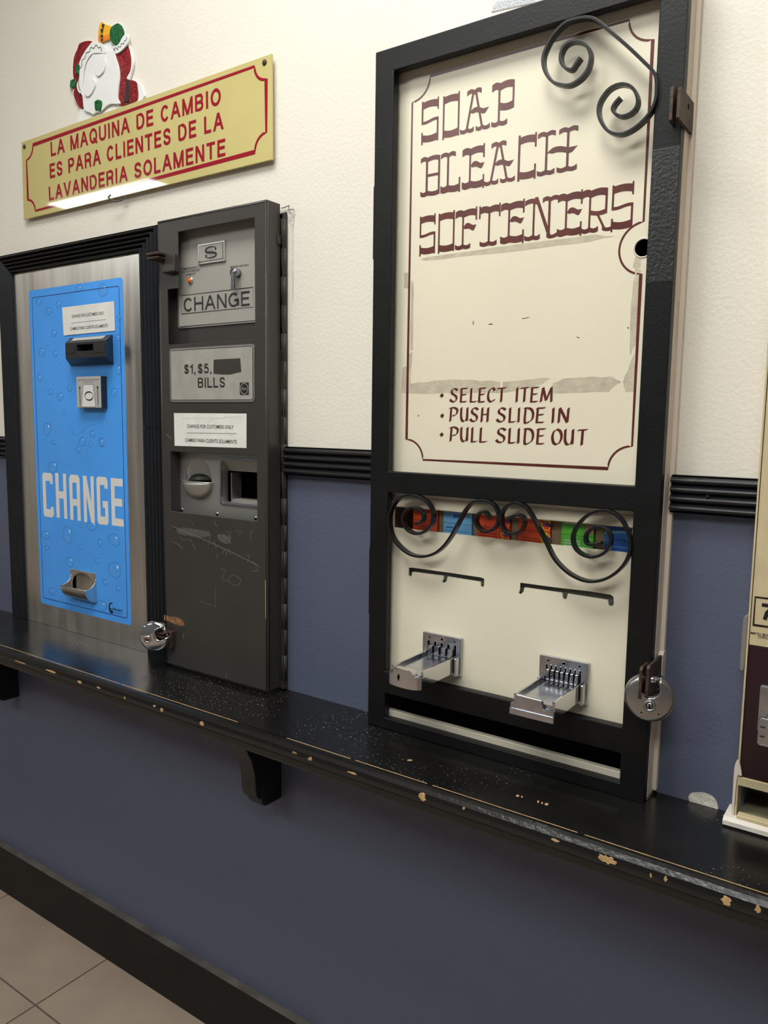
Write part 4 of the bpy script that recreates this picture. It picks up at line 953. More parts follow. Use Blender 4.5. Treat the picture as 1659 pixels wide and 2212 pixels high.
da = ell(ccx, crz, crx * .90, cupo, 25, 0, 180); db = ell(ccx, crz, crx * .84, cup, 25, 0, 180)
V = [(p[0], YR + 0.0005, p[1]) for p in da] + [((p[0] + q[0]) / 2, YR + 0.004, (p[1] + q[1]) / 2) for p, q in zip(da, db)] + [(p[0], YR + 0.0055, p[1]) for p in db]
dsh = obj('cup_dish', mesh('cup_dish', V, [(k * 25 + i, k * 25 + i + 1, k * 25 + i + 26, k * 25 + i + 25) for k in (0, 1) for i in range(24)]), SATIN, cp, 0, True)
dome('cup_hollow', ccx, crz, crx * .84, cup, 0.030, 1, 1, YR + 0.0055, SATIN, cp)
rimP = [(ccx + crx * math.cos(a), YR - 0.0225 * math.sin(a), crz) for a in [PI * i / 20 for i in range(21)]]
tube('cup_rim', rimP, 0.0014, SILVER, cp, 8)
box('hollow_floor', ccx - crx * .9, ccx + crx * .9, YR - 0.001, YR + 0.03, crz - 0.02, crz - 0.018, SATIN, cp)
# raised rim and funnel of the bill slot
ribbon('slot_rim', rrect(w0[0] - 0.002, -0.2775, w1[1] - 0.004, w0[1] + 0.003, 0.004, 4), 0.0045, YR - 0.002, 0.0022, CHROME2, cp, closed=True)
ix0, iz1 = at(G7(1075, 385), -0.004); ix1, iz0 = -0.279, at(G7(1010, 930), -0.004)[1]
fy = 0.012
V = [(w0[0], YR, w1[1]), (-0.279, YR, w1[1]), (-0.279, YR, w0[1]), (w0[0], YR, w0[1]), (ix0 - 0.006, fy - .02, iz0), (-0.279, fy - .02, iz0), (-0.279, fy - .02, iz1), (ix0 - .006, fy - .02, iz1)]
obj('bill_funnel', mesh('bill_funnel', V, [(0, 1, 5, 4), (1, 2, 6, 5), (2, 3, 7, 6), (3, 0, 4, 7)]), SATIN, cp)
tr = box('bill_tray', ix0 + 0.008, -0.279, -0.010, 0.018, iz0 - 0.003, iz0 + 0.006, SATIN, cp, 0.001)
box('bill_picture', ix0 + 0.012, -0.280, -0.004, 0.016, iz0 + 0.0062, iz0 + 0.0068, GPANEL, tr)
box('tray_side', ix0 + 0.005, ix0 + 0.0075, -0.010, 0.018, iz0 - 0.003, iz1 - 0.004, SILVER, cp)
for sx, sy in ((195, 1085), (825, 1160), (1512, 1235)):
    q = at(G7(sx, sy), YR); lathe_y('screw', [(0.0038, YR), (0.0034, YR - 0.0016), (0.0004, YR - 0.002)], q[0], q[1], CHROME2, cp, 14)
# hasps: pull tab at the upper window and the one carrying the padlock
hz = at(R4(270, 640), YG)
hs = boxes('hasp', [(-0.5545, -0.517, YG - 0.034, YG + 0.002, hz[1] + 0.010, hz[1] + 0.0155), (-0.553, -0.517, YG - 0.034, YG + 0.002, hz[1] + 0.002, hz[1] + 0.0065)], RUST, door, 0.0015)
box('hasp_block', -0.530, -0.490, YG - 0.013, YG + 0.002, hz[1] - 0.024, hz[1] + 0.012, GREY, door, 0.003)
boxes('hasp', [(-0.553, -0.528, YG - 0.030, YG + 0.004, 0.9375, 0.9415), (-0.553, -0.528, YG - 0.030, YG + 0.004, 0.930, 0.934)], RUST, door, 0.001)
box('hasp_block', -0.531, -0.523, YG - 0.012, YG + 0.002, 0.905, 0.942, RUST, door, 0.002)
polys('bare_metal_patch', [blob(pts(S8, YG, [(765, 215), (840, 230), (900, 265), (1060, 270), (1200, 330), (1275, 430), (1270, 500), (1120, 470), (1000, 430), (860, 370), (770, 350)]))], YG - 0.0003, 0.0003, RUSTO, door)
# scratches and gouges
SC = []
def scratch(c, P, w): SC.extend(ribbon_quads(pts(c, YG, P), w))
for P, w_ in [([(235, 925), (330, 965), (430, 1005), (560, 1065), (680, 1120), (790, 1175), (865, 1215)], .0011), ([(200, 262), (237, 295)], .0012), ([(245, 1038), (285, 1060), (320, 1092)], .0009), ([(370, 1020), (410, 1100)], .0007), ([(520, 985), (500, 1070)], .0006), ([(548, 890), (555, 915), (570, 930)], .0009), ([(575, 1135), (557, 1160)], .0009), ([(557, 1360), (553, 1530)], .0005), ([(590, 1230), (630, 1250), (600, 1310), (650, 1330)], .0006), ([(660, 1290), (700, 1280), (740, 1320), (720, 1360), (670, 1350), (650, 1310), (660, 1290)], .0007), ([(530, 1060), (548, 1040), (560, 1090), (575, 1060)], .0007), ([(605, 1130), (620, 1090), (635, 1135), (650, 1095), (665, 1135)], .0007), ([(770, 1140), (800, 1130), (785, 1190)], .0007), ([(820, 1180), (862, 1215), (860, 1250), (815, 1255)], .0008), ([(700, 965), (740, 965), (725, 1005)], .0006), ([(805, 960), (815, 1030)], .0006), ([(826, 955), (808, 990)], .0006), ([(640, 960), (655, 1000), (670, 955)], .0005), ([(300, 1000), (320, 1030), (370, 1025)], .0006), ([(633, 1990), (632, 2018)], .0012), ([(325, 1705), (320, 1740)], .0016), ([(460, 1400), (440, 1470), (550, 1510)], .0004), ([(380, 880), (395, 920)], .0005)]:
    scratch(R5, P, w_)
polys('scratches', SC, YG - 0.0002, 0.0002, SCR, door)
polys('scraped_area', [jag(pts(R5, YG, [(250, 945), (330, 935), (520, 970), (515, 1000), (440, 1010), (300, 985)]), 0.002), jag(pts(R5, YG, [(568, 985), (600, 985), (665, 1000), (670, 1050), (620, 1055), (570, 1020)]), 0.0015)], YG - 0.00012, 0.0001, M('scraped_grey', (0.085, 0.078, 0.07), 0.6, var=0.4, vscale=200), door)
polys('edge_chip', [pts(R4, YG, [(680, 150), (693, 148), (690, 162), (682, 165)]), pts(R4, YG, [(505, 205), (522, 203), (515, 218)]), pts(R4, YG, [(890, 103), (902, 103), (897, 115)]), pts(R5, YG, [(915, 1320), (921, 1320), (922, 1600), (917, 1600)])], YG - 0.0003, 0.0003, M('bare_edge_metal', (0.35, 0.31, 0.24), 0.6), door)

# taped paper notices
def notice(name, c, quad, y, tl, label):
    P = pts(c, y, quad); zbase = min(p[1] for p in P)
    t = thing(name, (sum(p[0] for p in P) / 4, y, zbase), label, 'paper notice')
    polys('sheet', [P], y - 0.0005, 0.0006, PAPER, t)
    for s, l, r in tl:
        if s == '-':
            ribbon('rule', pts(c, y, [l, r]), 0.0007, y - 0.0007, 0.0002, BLACKINK, t)
        else:
            p = at(c(*l), y); q = at(c(*r), y)
            text('printed_text', s, p[0], q[0], p[1], p[1] + 0.0075, y - 0.0007, BLACKINK, t, bold=0.012, dz=0.0)
    return t, P
t, P = notice('paper_notice', R5, [(255, 108), (780, 112), (780, 362), (260, 345)], YG, [('CHANGE FOR CUSTOMERS ONLY', (352, 216), (687, 220)), ('-', (350, 252), (708, 257)), ('CAMBIO PARA CLIENTS SOLAMENTE', (338, 316), (711, 320))], 'white paper notice taped to the dark grey changer above its coin cup')
polys('pencil_mark', sum([ribbon_quads(pts(R5, YG, q), .0006) for q in ([(310, 145), (600, 145)], [(600, 150), (640, 135), (760, 140)], [(350, 160), (365, 180)], [(410, 150), (430, 175), (415, 180)], [(440, 155), (440, 180)], [(480, 155), (500, 178), (520, 155)], [(530, 155), (550, 180)])], []), YG - 0.0007, 0.0002, PAPERG, t)
BY = -0.0128
t, P = notice('paper_notice', R2, [(595, 905), (1090, 843), (1100, 1125), (610, 1172)], BY - 0.0012, [('CHANGE FOR CUSTOMERS ONLY', (690, 1005), (1000, 980)), ('-', (685, 1055), (1015, 1018)), ('CAMBIO PARA CLIENTS SOLAMENTE', (675, 1124), (1032, 1095))], 'crinkled white paper notice taped to the blue changer above its bill slot')

# ================================================================ BLUE CHANGER
bmn = thing('blue_change_machine', (-0.92, 0, ZS), 'steel-faced coin changer with bright blue droplet decal lettered CHANGE', 'change machine')
SX0, SX1, SZ1 = -1.176, -0.660, 1.7715
yb0 = BY - 0.0008
tp = rect(R3, yb0, 602, 1145, 824, 1424)
tx0, tx1, tz0, tz1 = tp[0], tp[1], tp[2], at(R3(600, 1138), yb0)[1]
MOUTH = (tx0 + .002, tx1 - .002, tz0 + .002, tz1 - .002)
pl = plate('steel_panel', R4P(SX0 - 0.002, SX1, ZS + 0.0005, SZ1), [R4P(*MOUTH)[::-1]], BY + 0.0008, -BY - 0.0010, STEEL, bmn)
DX0, DX1, DZ0, DZ1 = -1.1048, -0.7266, 0.9116, 1.7209
dc = plate('blue_decal', rrect(DX0, DX1, DZ0, DZ1, 0.008), [R4P(*MOUTH)[::-1]], BY, 0.001, BLUE, bmn)
ribbon('decal_line', rrect(DX0 + 0.013, DX1 - 0.013, DZ0 + 0.016, DZ1 - 0.018, 0.007), 0.0016, BY - 0.0002, 0.0002, NAVY, dc, closed=True)
# printed water droplets
dr_d = []; dr_h = []; dr_m = []
spots = []
for c, L in ((R2, [(370, 850, 22, 28), (465, 940, 24, 32), (560, 875, 18, 30), (985, 740, 40, 60), (755, 720, 30, 30), (515, 1150, 24, 30), (400, 1330, 28, 40), (528, 1345, 22, 28), (375, 1580, 22, 38), (665, 1680, 20, 28), (480, 1712, 22, 26), (572, 1755, 30, 36), (1085, 1715, 26, 38), (1130, 1500, 26, 44), (1125, 1195, 24, 34), (450, 2065, 36, 60), (882, 2115, 24, 30), (1140, 1000, 16, 30), (605, 1905, 16, 26), (970, 2190, 24, 40), (1040, 2010, 14, 18), (455, 1255, 10, 12), (690, 1520, 8, 8), (575, 1435, 8, 8), (540, 2085, 8, 10)]),
             (R3, [(865, 65, 24, 34), (770, 80, 16, 24), (668, 125, 18, 26), (700, 55, 26, 36), (460, 65, 16, 18), (575, 850, 44, 70), (390, 850, 36, 34), (785, 775, 42, 38), (972, 895, 50, 48), (852, 920, 22, 30), (400, 962, 16, 20), (692, 955, 14, 18), (594, 1080, 36, 42), (833, 1075, 20, 26), (978, 1150, 58, 64), (897, 1258, 20, 24), (1006, 1308, 20, 24), (437, 1335, 24, 30), (870, 1455, 36, 42), (670, 1420, 26, 28), (530, 1390, 12, 14), (695, 775, 12, 16), (432, 880, 8, 8), (518, 90, 8, 8), (573, 245, 8, 8), (400, 1145, 8, 10), (1005, 800, 8, 10), (450, 270, 40, 46)])):
    for x, y, a, b in L: spots.append((c, x, y, a, b))
yd = BY - 0.00015
for c, x, y, a, b in spots:
    ctr = at(c(x, y), yd); e1 = at(c(x + a, y), yd); e2 = at(c(x, y + b), yd)
    rx = abs(e1[0] - ctr[0]); rz = abs(ctr[1] - e2[1])
    ph = random.uniform(0, 6)
    E_ = [(ctr[0] + rx * (1 + .10 * math.sin(2 * k + ph)) * math.cos(k), ctr[1] + rz * (1 + .10 * math.sin(3 * k + ph)) * math.sin(k)) for k in [2 * PI * i / 18 for i in range(18)]]
    dr_d += ribbon_quads(E_, 0.0011 if rx > .008 else 0.0008, True)
    dr_h.append(ell(ctr[0] + rx * .45, ctr[1] + rz * .45, max(rx * .16, .0012), max(rz * .22, .0015), 8))
    dr_m.append([(p[0] * .8 + ctr[0] * .2, p[1] * .8 + ctr[1] * .2) for p in E_][9:] )
polys('droplet_print', dr_d, yd, 0.0001, DROPD, dc); polys('droplet_glint', dr_h, yd - .00005, 0.0001, DROPH, dc)
polys('droplet_shine', dr_m, yd + .00005, 0.0001, DROPM, dc)
ribbon('printed_thread', smoothp(pts(R2, yd, [(685, 2050), (695, 2110), (730, 2125), (790, 2085), (850, 2035), (908, 2022)]), 5), 0.0008, yd, 0.0001, DROPD, dc)
# block letters
def blk(x0, x1, z0, z1, segs):
    return [[(x0 + (x1 - x0) * a, z0 + (z1 - z0) * b) for a, b in s] for s in segs]
def bar_(a, b, c, d): return [(a, c), (b, c), (b, d), (a, d)]
BL = {
 'C': [[(0, .06), (.12, 0), (.85, 0), (1, .06), (1, .24), (.74, .24), (.74, .18), (.30, .18), (.30, .82), (.74, .82), (.74, .76), (1, .76), (1, .94), (.85, 1), (.12, 1), (0, .94)]],
 'H': [bar_(0, .30, 0, 1), bar_(.72, 1, 0, 1), bar_(.28, .74, .44, .60)],
 'A': [[(0, 0), (.30, 0), (.30, .32), (.70, .32), (.70, 0), (1, 0), (1, .92), (.84, 1), (.16, 1), (0, .92)]],
 'N': [bar_(0, .28, 0, 1), bar_(.72, 1, 0, 1), [(0, 1), (.32, 1), (1, 0), (.68, 0)]],
 'G': [[(0, .06), (.12, 0), (.85, 0), (1, .06), (1, .50), (.52, .50), (.52, .36), (.72, .36), (.72, .17), (.30, .17), (.30, .83), (.72, .83), (.72, .76), (1, .76), (1, .94), (.85, 1), (.12, 1), (0, .94)]],
 'E': [bar_(0, .30, 0, 1), bar_(.28, 1, 0, .16), bar_(.28, .92, .42, .58), bar_(.28, 1, .84, 1)],
}
LT = []
for ch, l, r, t0, b0 in [('C', 362, 450, 318, 690), ('H', 472, 565, 322, 700), ('A', 590, 680, 335, 718), ('N', 708, 800, 345, 738), ('G', 823, 918, 352, 755), ('E', 945, 1047, 365, 768)]:
    mid = (t0 + b0) / 2
    x0_, x1_ = at(R3(l + 6, mid), BY)[0], at(R3(r + 4, mid), BY)[0]
    z1_, z0_ = at(R3(l, t0), BY)[1], at(R3(l, b0), BY)[1]
    segs = BL[ch]
    if ch == 'A': segs = segs
    LT += blk(x0_, x1_, z0_, z1_, segs)
    if ch == 'A': LT_h = (x0_, x1_, z0_, z1_)
polys('change_lettering', LT, BY - 0.0004, 0.0002, WHITE, dc)
x0_, x1_, z0_, z1_ = LT_h
polys('letter_counter', [R4P(x0_ + (x1_ - x0_) * .30, x0_ + (x1_ - x0_) * .70, z0_ + (z1_ - z0_) * .47, z0_ + (z1_ - z0_) * .83)], BY - 0.0006, 0.0002, BLUE, dc)
# maker's mark
LG = at(R3(952, 1475), BY)
polys('maker_mark', [[(LG[0] + 0.011 * math.cos(a), LG[1] + 0.014 * math.sin(a)) for a in [math.radians(60 + 240 * i / 14) for i in range(15)]] + [(LG[0] + 0.002 + 0.008 * math.cos(a), LG[1] + 0.002 + 0.009 * math.sin(a)) for a in [math.radians(285 - 210 * i / 14) for i in range(15)]],
       R4P(LG[0] - .004, LG[0] + .006, LG[1] - .008, LG[1] - .006), R4P(LG[0] - .004, LG[0] + .007, LG[1] - .003, LG[1] - .001)], BY - 0.0004, 0.0002, BLACKINK, dc)
a = at(R3(965, 1490), BY); b = at(R3(1042, 1484), BY)
text('maker_name', 'Standard', a[0], b[0], a[1], a[1] + 0.0065, BY - 0.0004, BLACKINK, dc, bold=0.015)
polys('maker_line', [R4P(a[0], b[0], a[1] - .0045, a[1] - .0035), R4P(a[0], b[0] - .004, a[1] - .0075, a[1] - .0068)], BY - 0.0003, 0.0002, DROPD, dc)
# bill acceptor bezel
yb0, yb1 = BY - 0.0008, -0.046
bx0, bz1 = at(R2(668, 1195), yb0); bx1, bz0 = at(R2(1084, 1446), yb0)
ax0, az1 = at(R2(622, 1246), yb1); ax1, az0 = at(R2(1015, 1372), yb1)
q = rect(R2, yb1, 730, 1260, 890, 1312)
V = [(bx0, yb0, bz0), (bx1, yb0, bz0), (bx1, yb0, bz1), (bx0, yb0, bz1), (ax0, yb1, az0), (ax1, yb1, az0), (ax1, yb1, az1), (ax0, yb1, az1)]
V += [(x_, y_, z_) for y_ in (yb1, yb1 + 0.028) for x_, z_ in ((q[0], q[2]), (q[1], q[2]), (q[1], q[3]), (q[0], q[3]))]
F = [(0, 1, 2, 3), (0, 4, 5, 1), (1, 5, 6, 2), (2, 6, 7, 3), (3, 7, 4, 0), (12, 13, 14, 15)] + [(4 + i, 4 + (i + 1) % 4, 8 + (i + 1) % 4, 8 + i) for i in range(4)] + [(8 + i, 8 + (i + 1) % 4, 12 + (i + 1) % 4, 12 + i) for i in range(4)]
bm = bmesh.new(); vs = [bm.verts.new(v) for v in V]
for f in F: bm.faces.new([vs[i] for i in f])
acc = obj('bill_acceptor', frombm('bill_acceptor', bm), BLKPL, bmn, 0.0006)
box('bezel_step', ax0 + 0.003, q[0] - 0.006, yb1 - 0.0012, yb1 + 0.001, az0 + 0.012, az1 - 0.007, BLKPL, acc, 0.0006)
box('bezel_step', q[1] + 0.006, ax1 - 0.003, yb1 - 0.0012, yb1 + 0.001, az0 + 0.010, az1 - 0.007, BLKPL, acc, 0.0006)
def lerp3(a, b, t): return tuple(a[i] + (b[i] - a[i]) * t for i in range(3))
TLf, TRf, TLb, TRb = V[7], V[6], V[3], V[2]
def onbev(u, v): a = lerp3(TLf, TRf, u); b = lerp3(TLb, TRb, u); p = lerp3(a, b, v); return (p[0], p[1] - 0.0004, p[2] + 0.0008)
obj('bezel_sticker', mesh('bezel_sticker', [onbev(.12, .3), onbev(.88, .3), onbev(.88, .85), onbev(.12, .85)], [(0, 1, 2, 3)]), GRYPL, acc)
# instruction block
yi = -0.030
ib = rect(R2, yi, 729, 1566, 969, 1866)
blkb = box('instruction_block', ib[0], ib[1], yi + 0.0006, yb0, ib[2], ib[3], BLKPL, bmn, 0.0008)
box('instruction_plate', ib[0], ib[1], yi - 0.0004, yi + 0.0008, ib[2] + 0.001, ib[3], GRYPL, blkb, 0.0003)
yi2 = yi - 0.0007; IW_ = ib[1] - ib[0]; IHh = ib[3] - ib[2]
def ixz(u, v): return (ib[0] + IW_ * u, ib[2] + IHh * v)
text('instruction_text', 'INSERT BILL FACE UP AS SHOWN', *[ixz(.05, 0)[0], ixz(.95, 0)[0]], ixz(0, .87)[1], ixz(0, .91)[1], yi2, INK, blkb)
text('instruction_text', 'DO NOT FOLD', ixz(.3, 0)[0], ixz(.7, 0)[0], ixz(0, .80)[1], ixz(0, .835)[1], yi2, INK, blkb)
polys('bill_drawing', [[ixz(.30, .74), ixz(.70, .74), ixz(.78, .04), ixz(.20, .04)]], yi2, 0.0002, WHITE, blkb)
ribbon('bill_outline', [ixz(.30, .74), ixz(.70, .74), ixz(.78, .04), ixz(.20, .04)], 0.0007, yi2 - .0002, 0.0002, INK, blkb, closed=True)
ribbon('bill_ring', ell(*ixz(.52, .38), IW_ * .17, IHh * .13, 18, 200, 560), [.0006 + .0030 * abs(math.sin(i * .35)) for i in range(18)], yi2 - .0002, 0.0002, INK, blkb, closed=True)
for u in (.14, .88):
    polys('arrow', [[ixz(u - .012, .15), ixz(u + .012, .15), ixz(u + .012, .62), ixz(u - .012, .62)], [ixz(u - .045, .62), ixz(u + .045, .62), ixz(u, .71)]], yi2, 0.0002, INK, blkb)
    polys('arrow', [[ixz(u - .012, v), ixz(u + .012, v), ixz(u + .012, v + .03), ixz(u - .012, v + .03)] for v in (.06, .11)], yi2, 0.0002, INK, blkb)
# coin tray: plate with arched mouth and a rounded scoop
tcx = (tx0 + tx1) / 2; zm = tz0 + (tz1 - tz0) * 0.46; hwid = (tx1 - tx0) / 2 - 0.002
arch = [(tcx + hwid * .92 * math.cos(a), zm + (tz1 - zm) * 0.88 * math.sin(a)) for a in [PI * i / 18 for i in range(19)]]
tpl = plate('coin_tray', R4P(tx0, tx1, tz0, tz1), [[(tcx - hwid * .92, tz0 + 0.004), (tcx + hwid * .92, tz0 + 0.004)] + arch], yb0 - 0.0006, 0.0014, STEEL, bmn); tpl['label'] = 'steel coin scoop'
m0, m1, n0, n1 = MOUTH
boxes('mouth_pocket', [(m0 - .001, m0, BY, 0.055, n0, n1), (m1, m1 + .001, BY, 0.055, n0, n1), (m0, m1, BY, 0.055, n1, n1 + .001), (m0, m1, BY, 0.055, n0 - .001, n0), (m0, m1, 0.054, 0.055, n0, n1)], STEEL, tpl)
rr = 0.030; hh = zm - tz0
arcp = [PI / 2 * i / 10 for i in range(11)]
low = [(yb0 - rr * math.sin(a), zm - hh * math.cos(a)) for a in arcp]
hi = [(yb0 - rr * (1 - math.sin(a)), zm + (tz1 - zm) * .62 * (1 - math.cos(a))) for a in arcp][1:]
V = []; F = []; n = len(low)
for x in (tx0 + .002, tx1 - .001):
    for p in low: V.append((x, p[0], p[1]))
for i in range(n - 1): F.append((i, i + 1, n + i + 1, n + i))
for x in (tx0 + .002, tx1 - .001):
    k0 = len(V); ring = low + hi
    V += [(x, p[0], p[1]) for p in ring]; F.append(tuple(range(k0, k0 + len(ring))))
o = obj('scoop', mesh('scoop', V, F), STEEL, tpl)
s_ = o.modifiers.new('thickness', 'SOLIDIFY'); s_.thickness = 0.0012; s_.offset = 0
tube('scoop_rim', [(tx0 + .002, p[0], p[1]) for p in hi[::-1]] + [(tx0 + .002, yb0 - rr, zm), (tx1 - .001, yb0 - rr, zm)] + [(tx1 - .001, p[0], p[1]) for p in hi], 0.0011, SILVER, tpl, 8)

# ================================================================ SPANISH SIGN
YN = -0.012
sg = thing('acrylic_sign', (-0.70, 0, 1.90), 'yellowed acrylic wall sign with red Spanish lettering above the grey changer', 'sign')
cor = pts(R1, YN, [(133, 1230), (1524, 893), (1520, 300), (120, 797)])
polys('panel', [cor], YN, 0.0045, SIGN, sg, bevel=0.0006)
ysn = YN - 0.0003
N0 = at(R1(152, 1000), ysn)[0]; N1 = at(R1(1490, 600), ysn)[0]
zt0 = at(R1(168, 818), ysn)[1]; zt1 = at(R1(1440, 366), ysn)[1]; zb0_ = at(R1(178, 1186), ysn)[1]; zb1_ = at(R1(1438, 868), ysn)[1]
nt_ = 0.030
def tilt(P): return [(x, z + ((zt1 - zt0) * (x - N0) / (N1 - N0))) for x, z in P]
ribbon('border_line', tilt(arc(N0, zt0, nt_, 270, 360) + arc(N1, zt0, nt_, 180, 270) + arc(N1, zb0_, nt_, 90, 180) + arc(N0, zb0_, nt_, 0, 90)), 0.0052, ysn, 0.0002, SIGNRED, sg, closed=True)
for s, lb, lt2, rb in (('LA MAQUINA DE CAMBIO', (285, 877), (285, 795), (1237, 585)), ('ES PARA CLIENTES DE LA', (280, 1000), (280, 918), (1250, 722)), ('LAVANDERIA SOLAMENTE', (275, 1125), (275, 1045), (1262, 872))):
    p = at(R1(*lb), ysn); q = at(R1(*rb), ysn); u = at(R1(*lt2), ysn)
    sans('lettering', s, p[0], q[0], p[1], u[1], ysn - 0.0001, SIGNRED, sg, stroke=0.185, dz=q[1] - p[1])
for px_, py_ in ((1482, 350), (138, 822)):
    q = at(R1(px_, py_), YN); lathe_y('screw', [(0.0055, YN), (0.005, YN - 0.0018), (0.0006, YN - 0.0022)], q[0], q[1], RUST, sg, 16)
hk = pts(R1, -0.02, [(672, 1095), (690, 1100), (680, 1120), (650, 1130), (625, 1122), (622, 1108), (640, 1098)])
o = tube('wire_loop', [(p[0], -0.012 - 0.003 * i, p[1]) for i, p in enumerate(smoothp(hk, 4)[::4])], 0.0018, WIRE, None, 8)
tag(o, 'short bent grey wire loop hanging under the yellowed acrylic sign', 'wire')

# ================================================================ HOLIDAY CUTOUT (plain, without a face)
YC = -0.006
hc = thing('holiday_cutout', (-0.98, 0, 2.03), 'red, white and green glitter holiday cutout with a yellow bell behind the acrylic sign', 'decoration')
def cut(name, P, y, mat, th=0.004, sm_=True, bev=0.0008):
    Q = pts(C1, y, P); Q = blob(Q) if sm_ else Q
    return polys(name, [Q], y, th, mat, hc, bev)
cut('backing', [(480, 515), (560, 570), (700, 560), (660, 480), (650, 330), (690, 190), (730, 145), (790, 190), (900, 225), (1000, 165), (1100, 185), (1160, 280), (1190, 390), (1260, 420), (1260, 560), (1340, 800), (1360, 1000), (1300, 1250), (1290, 1310), (1410, 1330), (1510, 1400), (1550, 1500), (1560, 1680), (1300, 1900), (700, 2130), (270, 2160), (255, 2030), (300, 1880), (200, 1740), (160, 1600), (160, 1480), (95, 1470), (90, 1370), (160, 1280), (145, 1100), (160, 880), (230, 700), (260, 620), (350, 550)], YC, FOAMW, 0.005)
cut('red_curve', [(490, 530), (540, 560), (440, 680), (330, 840), (270, 1000), (275, 1180), (290, 1300), (250, 1450), (320, 1580), (380, 1850), (300, 1870), (210, 1720), (170, 1580), (200, 1400), (160, 1200), (165, 950), (200, 800), (250, 690), (280, 600), (380, 545)], YC - 0.002, GLRED)
cut('white_band', [(540, 555), (640, 560), (760, 600), (810, 680), (815, 780), (700, 780), (560, 790), (470, 880), (400, 1020), (370, 1180), (350, 1350), (320, 1560), (270, 1560), (232, 1420), (285, 1260), (270, 1080), (300, 930), (380, 770), (470, 640)], YC - 0.006, FOAMW)
ribbon('wavy_line', smoothp(pts(C1, YC - .0061, [(735, 750), (715, 665), (670, 680), (625, 620), (580, 685), (520, 670), (490, 755), (430, 780), (400, 880), (345, 930), (330, 1060), (290, 1110), (275, 1380), (290, 1480), (310, 1535)]), 5), 0.0016, YC - 0.0063, 0.0004, INK, hc)
cut('white_mass', [(560, 800), (720, 790), (830, 740), (970, 740), (1010, 880), (1065, 1050), (1085, 1250), (1060, 1500), (1050, 1680), (1085, 1790), (880, 1800), (700, 1950), (620, 1960), (560, 2000), (480, 1960), (380, 1900), (350, 1650), (320, 1570), (360, 1400), (400, 1150), (450, 960)], YC - 0.005, FOAMW)
for P in ([(610, 960), (700, 880), (790, 860), (800, 1010), (760, 1150), (660, 1240), (610, 1180), (590, 1060)], [(380, 1500), (440, 1330), (540, 1270), (610, 1360), (560, 1520), (470, 1640), (390, 1610)]):
    cut('white_fold', P, YC - 0.0085, FOAMW)
cut('red_side', [(1000, 790), (1110, 770), (1240, 640), (1290, 780), (1310, 950), (1290, 1120), (1220, 1280), (1400, 1340), (1440, 1480), (1440, 1700), (1280, 1790), (1100, 1830), (1060, 1700), (1080, 1300), (1070, 1050), (1010, 880)], YC - 0.002, GLRED)
cut('dark_strap', [(1215, 1290), (1270, 1310), (1285, 1450), (1270, 1740), (1175, 1770), (1205, 1560)], YC - 0.0035, INK, sm_=False)
cut('white_cuff', [(955, 650), (1060, 600), (1130, 480), (1200, 400), (1255, 440), (1245, 580), (1140, 720), (1020, 790), (985, 740)], YC - 0.006, FOAMW)
ribbon('wavy_line', smoothp(pts(C1, YC - .0061, [(965, 690), (985, 730), (1010, 670), (1050, 715), (1065, 650), (1110, 660), (1125, 590), (1170, 600), (1190, 540), (1220, 520), (1235, 460)]), 5), 0.0014, YC - 0.0063, 0.0004, INK, hc)
cut('green_mitten', [(1050, 180), (1120, 230), (1160, 340), (1140, 440), (1060, 600), (990, 620), (940, 560), (900, 520), (890, 360), (930, 250)], YC - 0.007, GLGRN)
cut('bell', [(740, 150), (800, 200), (900, 235), (910, 300), (890, 360), (900, 490), (790, 535), (730, 560), (690, 605), (665, 560), (655, 430), (670, 280), (700, 190)], YC - 0.005, BELLY, bev=0.001)
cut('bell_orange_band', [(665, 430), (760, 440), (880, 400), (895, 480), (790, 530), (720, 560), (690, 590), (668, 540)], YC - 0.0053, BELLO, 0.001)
polys('bell_mark', [pts(C1, YC - .0055, q) for q in ([(745, 200), (790, 205), (770, 290), (735, 260)], [(715, 300), (770, 290), (750, 390), (715, 370)], [(710, 400), (760, 420), (760, 480), (710, 470)], [(715, 500), (765, 490), (750, 545), (720, 545)])], YC - 0.0057, 0.0004, INK, hc)
cut('leaf', [(245, 985), (285, 1020), (270, 1130), (280, 1200), (215, 1190), (200, 1100)], YC - 0.008, GLGRN, sm_=False)
cut('leaf', [(110, 1320), (180, 1290), (215, 1330), (200, 1440), (130, 1480), (92, 1450)], YC - 0.004, GLGRN, sm_=False)
cut('green_tab', [(585, 1750), (650, 1705), (725, 1750), (690, 1930), (640, 1900), (600, 1910)], YC - 0.008, GLGRN)
# white glitter cutout above the soap machine
wc = polys('snow_cutout', [blob([at(PXY(*p), -0.02) for p in [(1062, 29), (1068, 14), (1080, 2), (1105, -2), (1140, -30), (1200, -35), (1240, -25), (1235, 0), (1150, 10)]])], -0.024, 0.005, GLWHT, None, 0.001)
tag(wc, 'sparkly white cutout decoration resting on top of the soap machine frame', 'decoration')

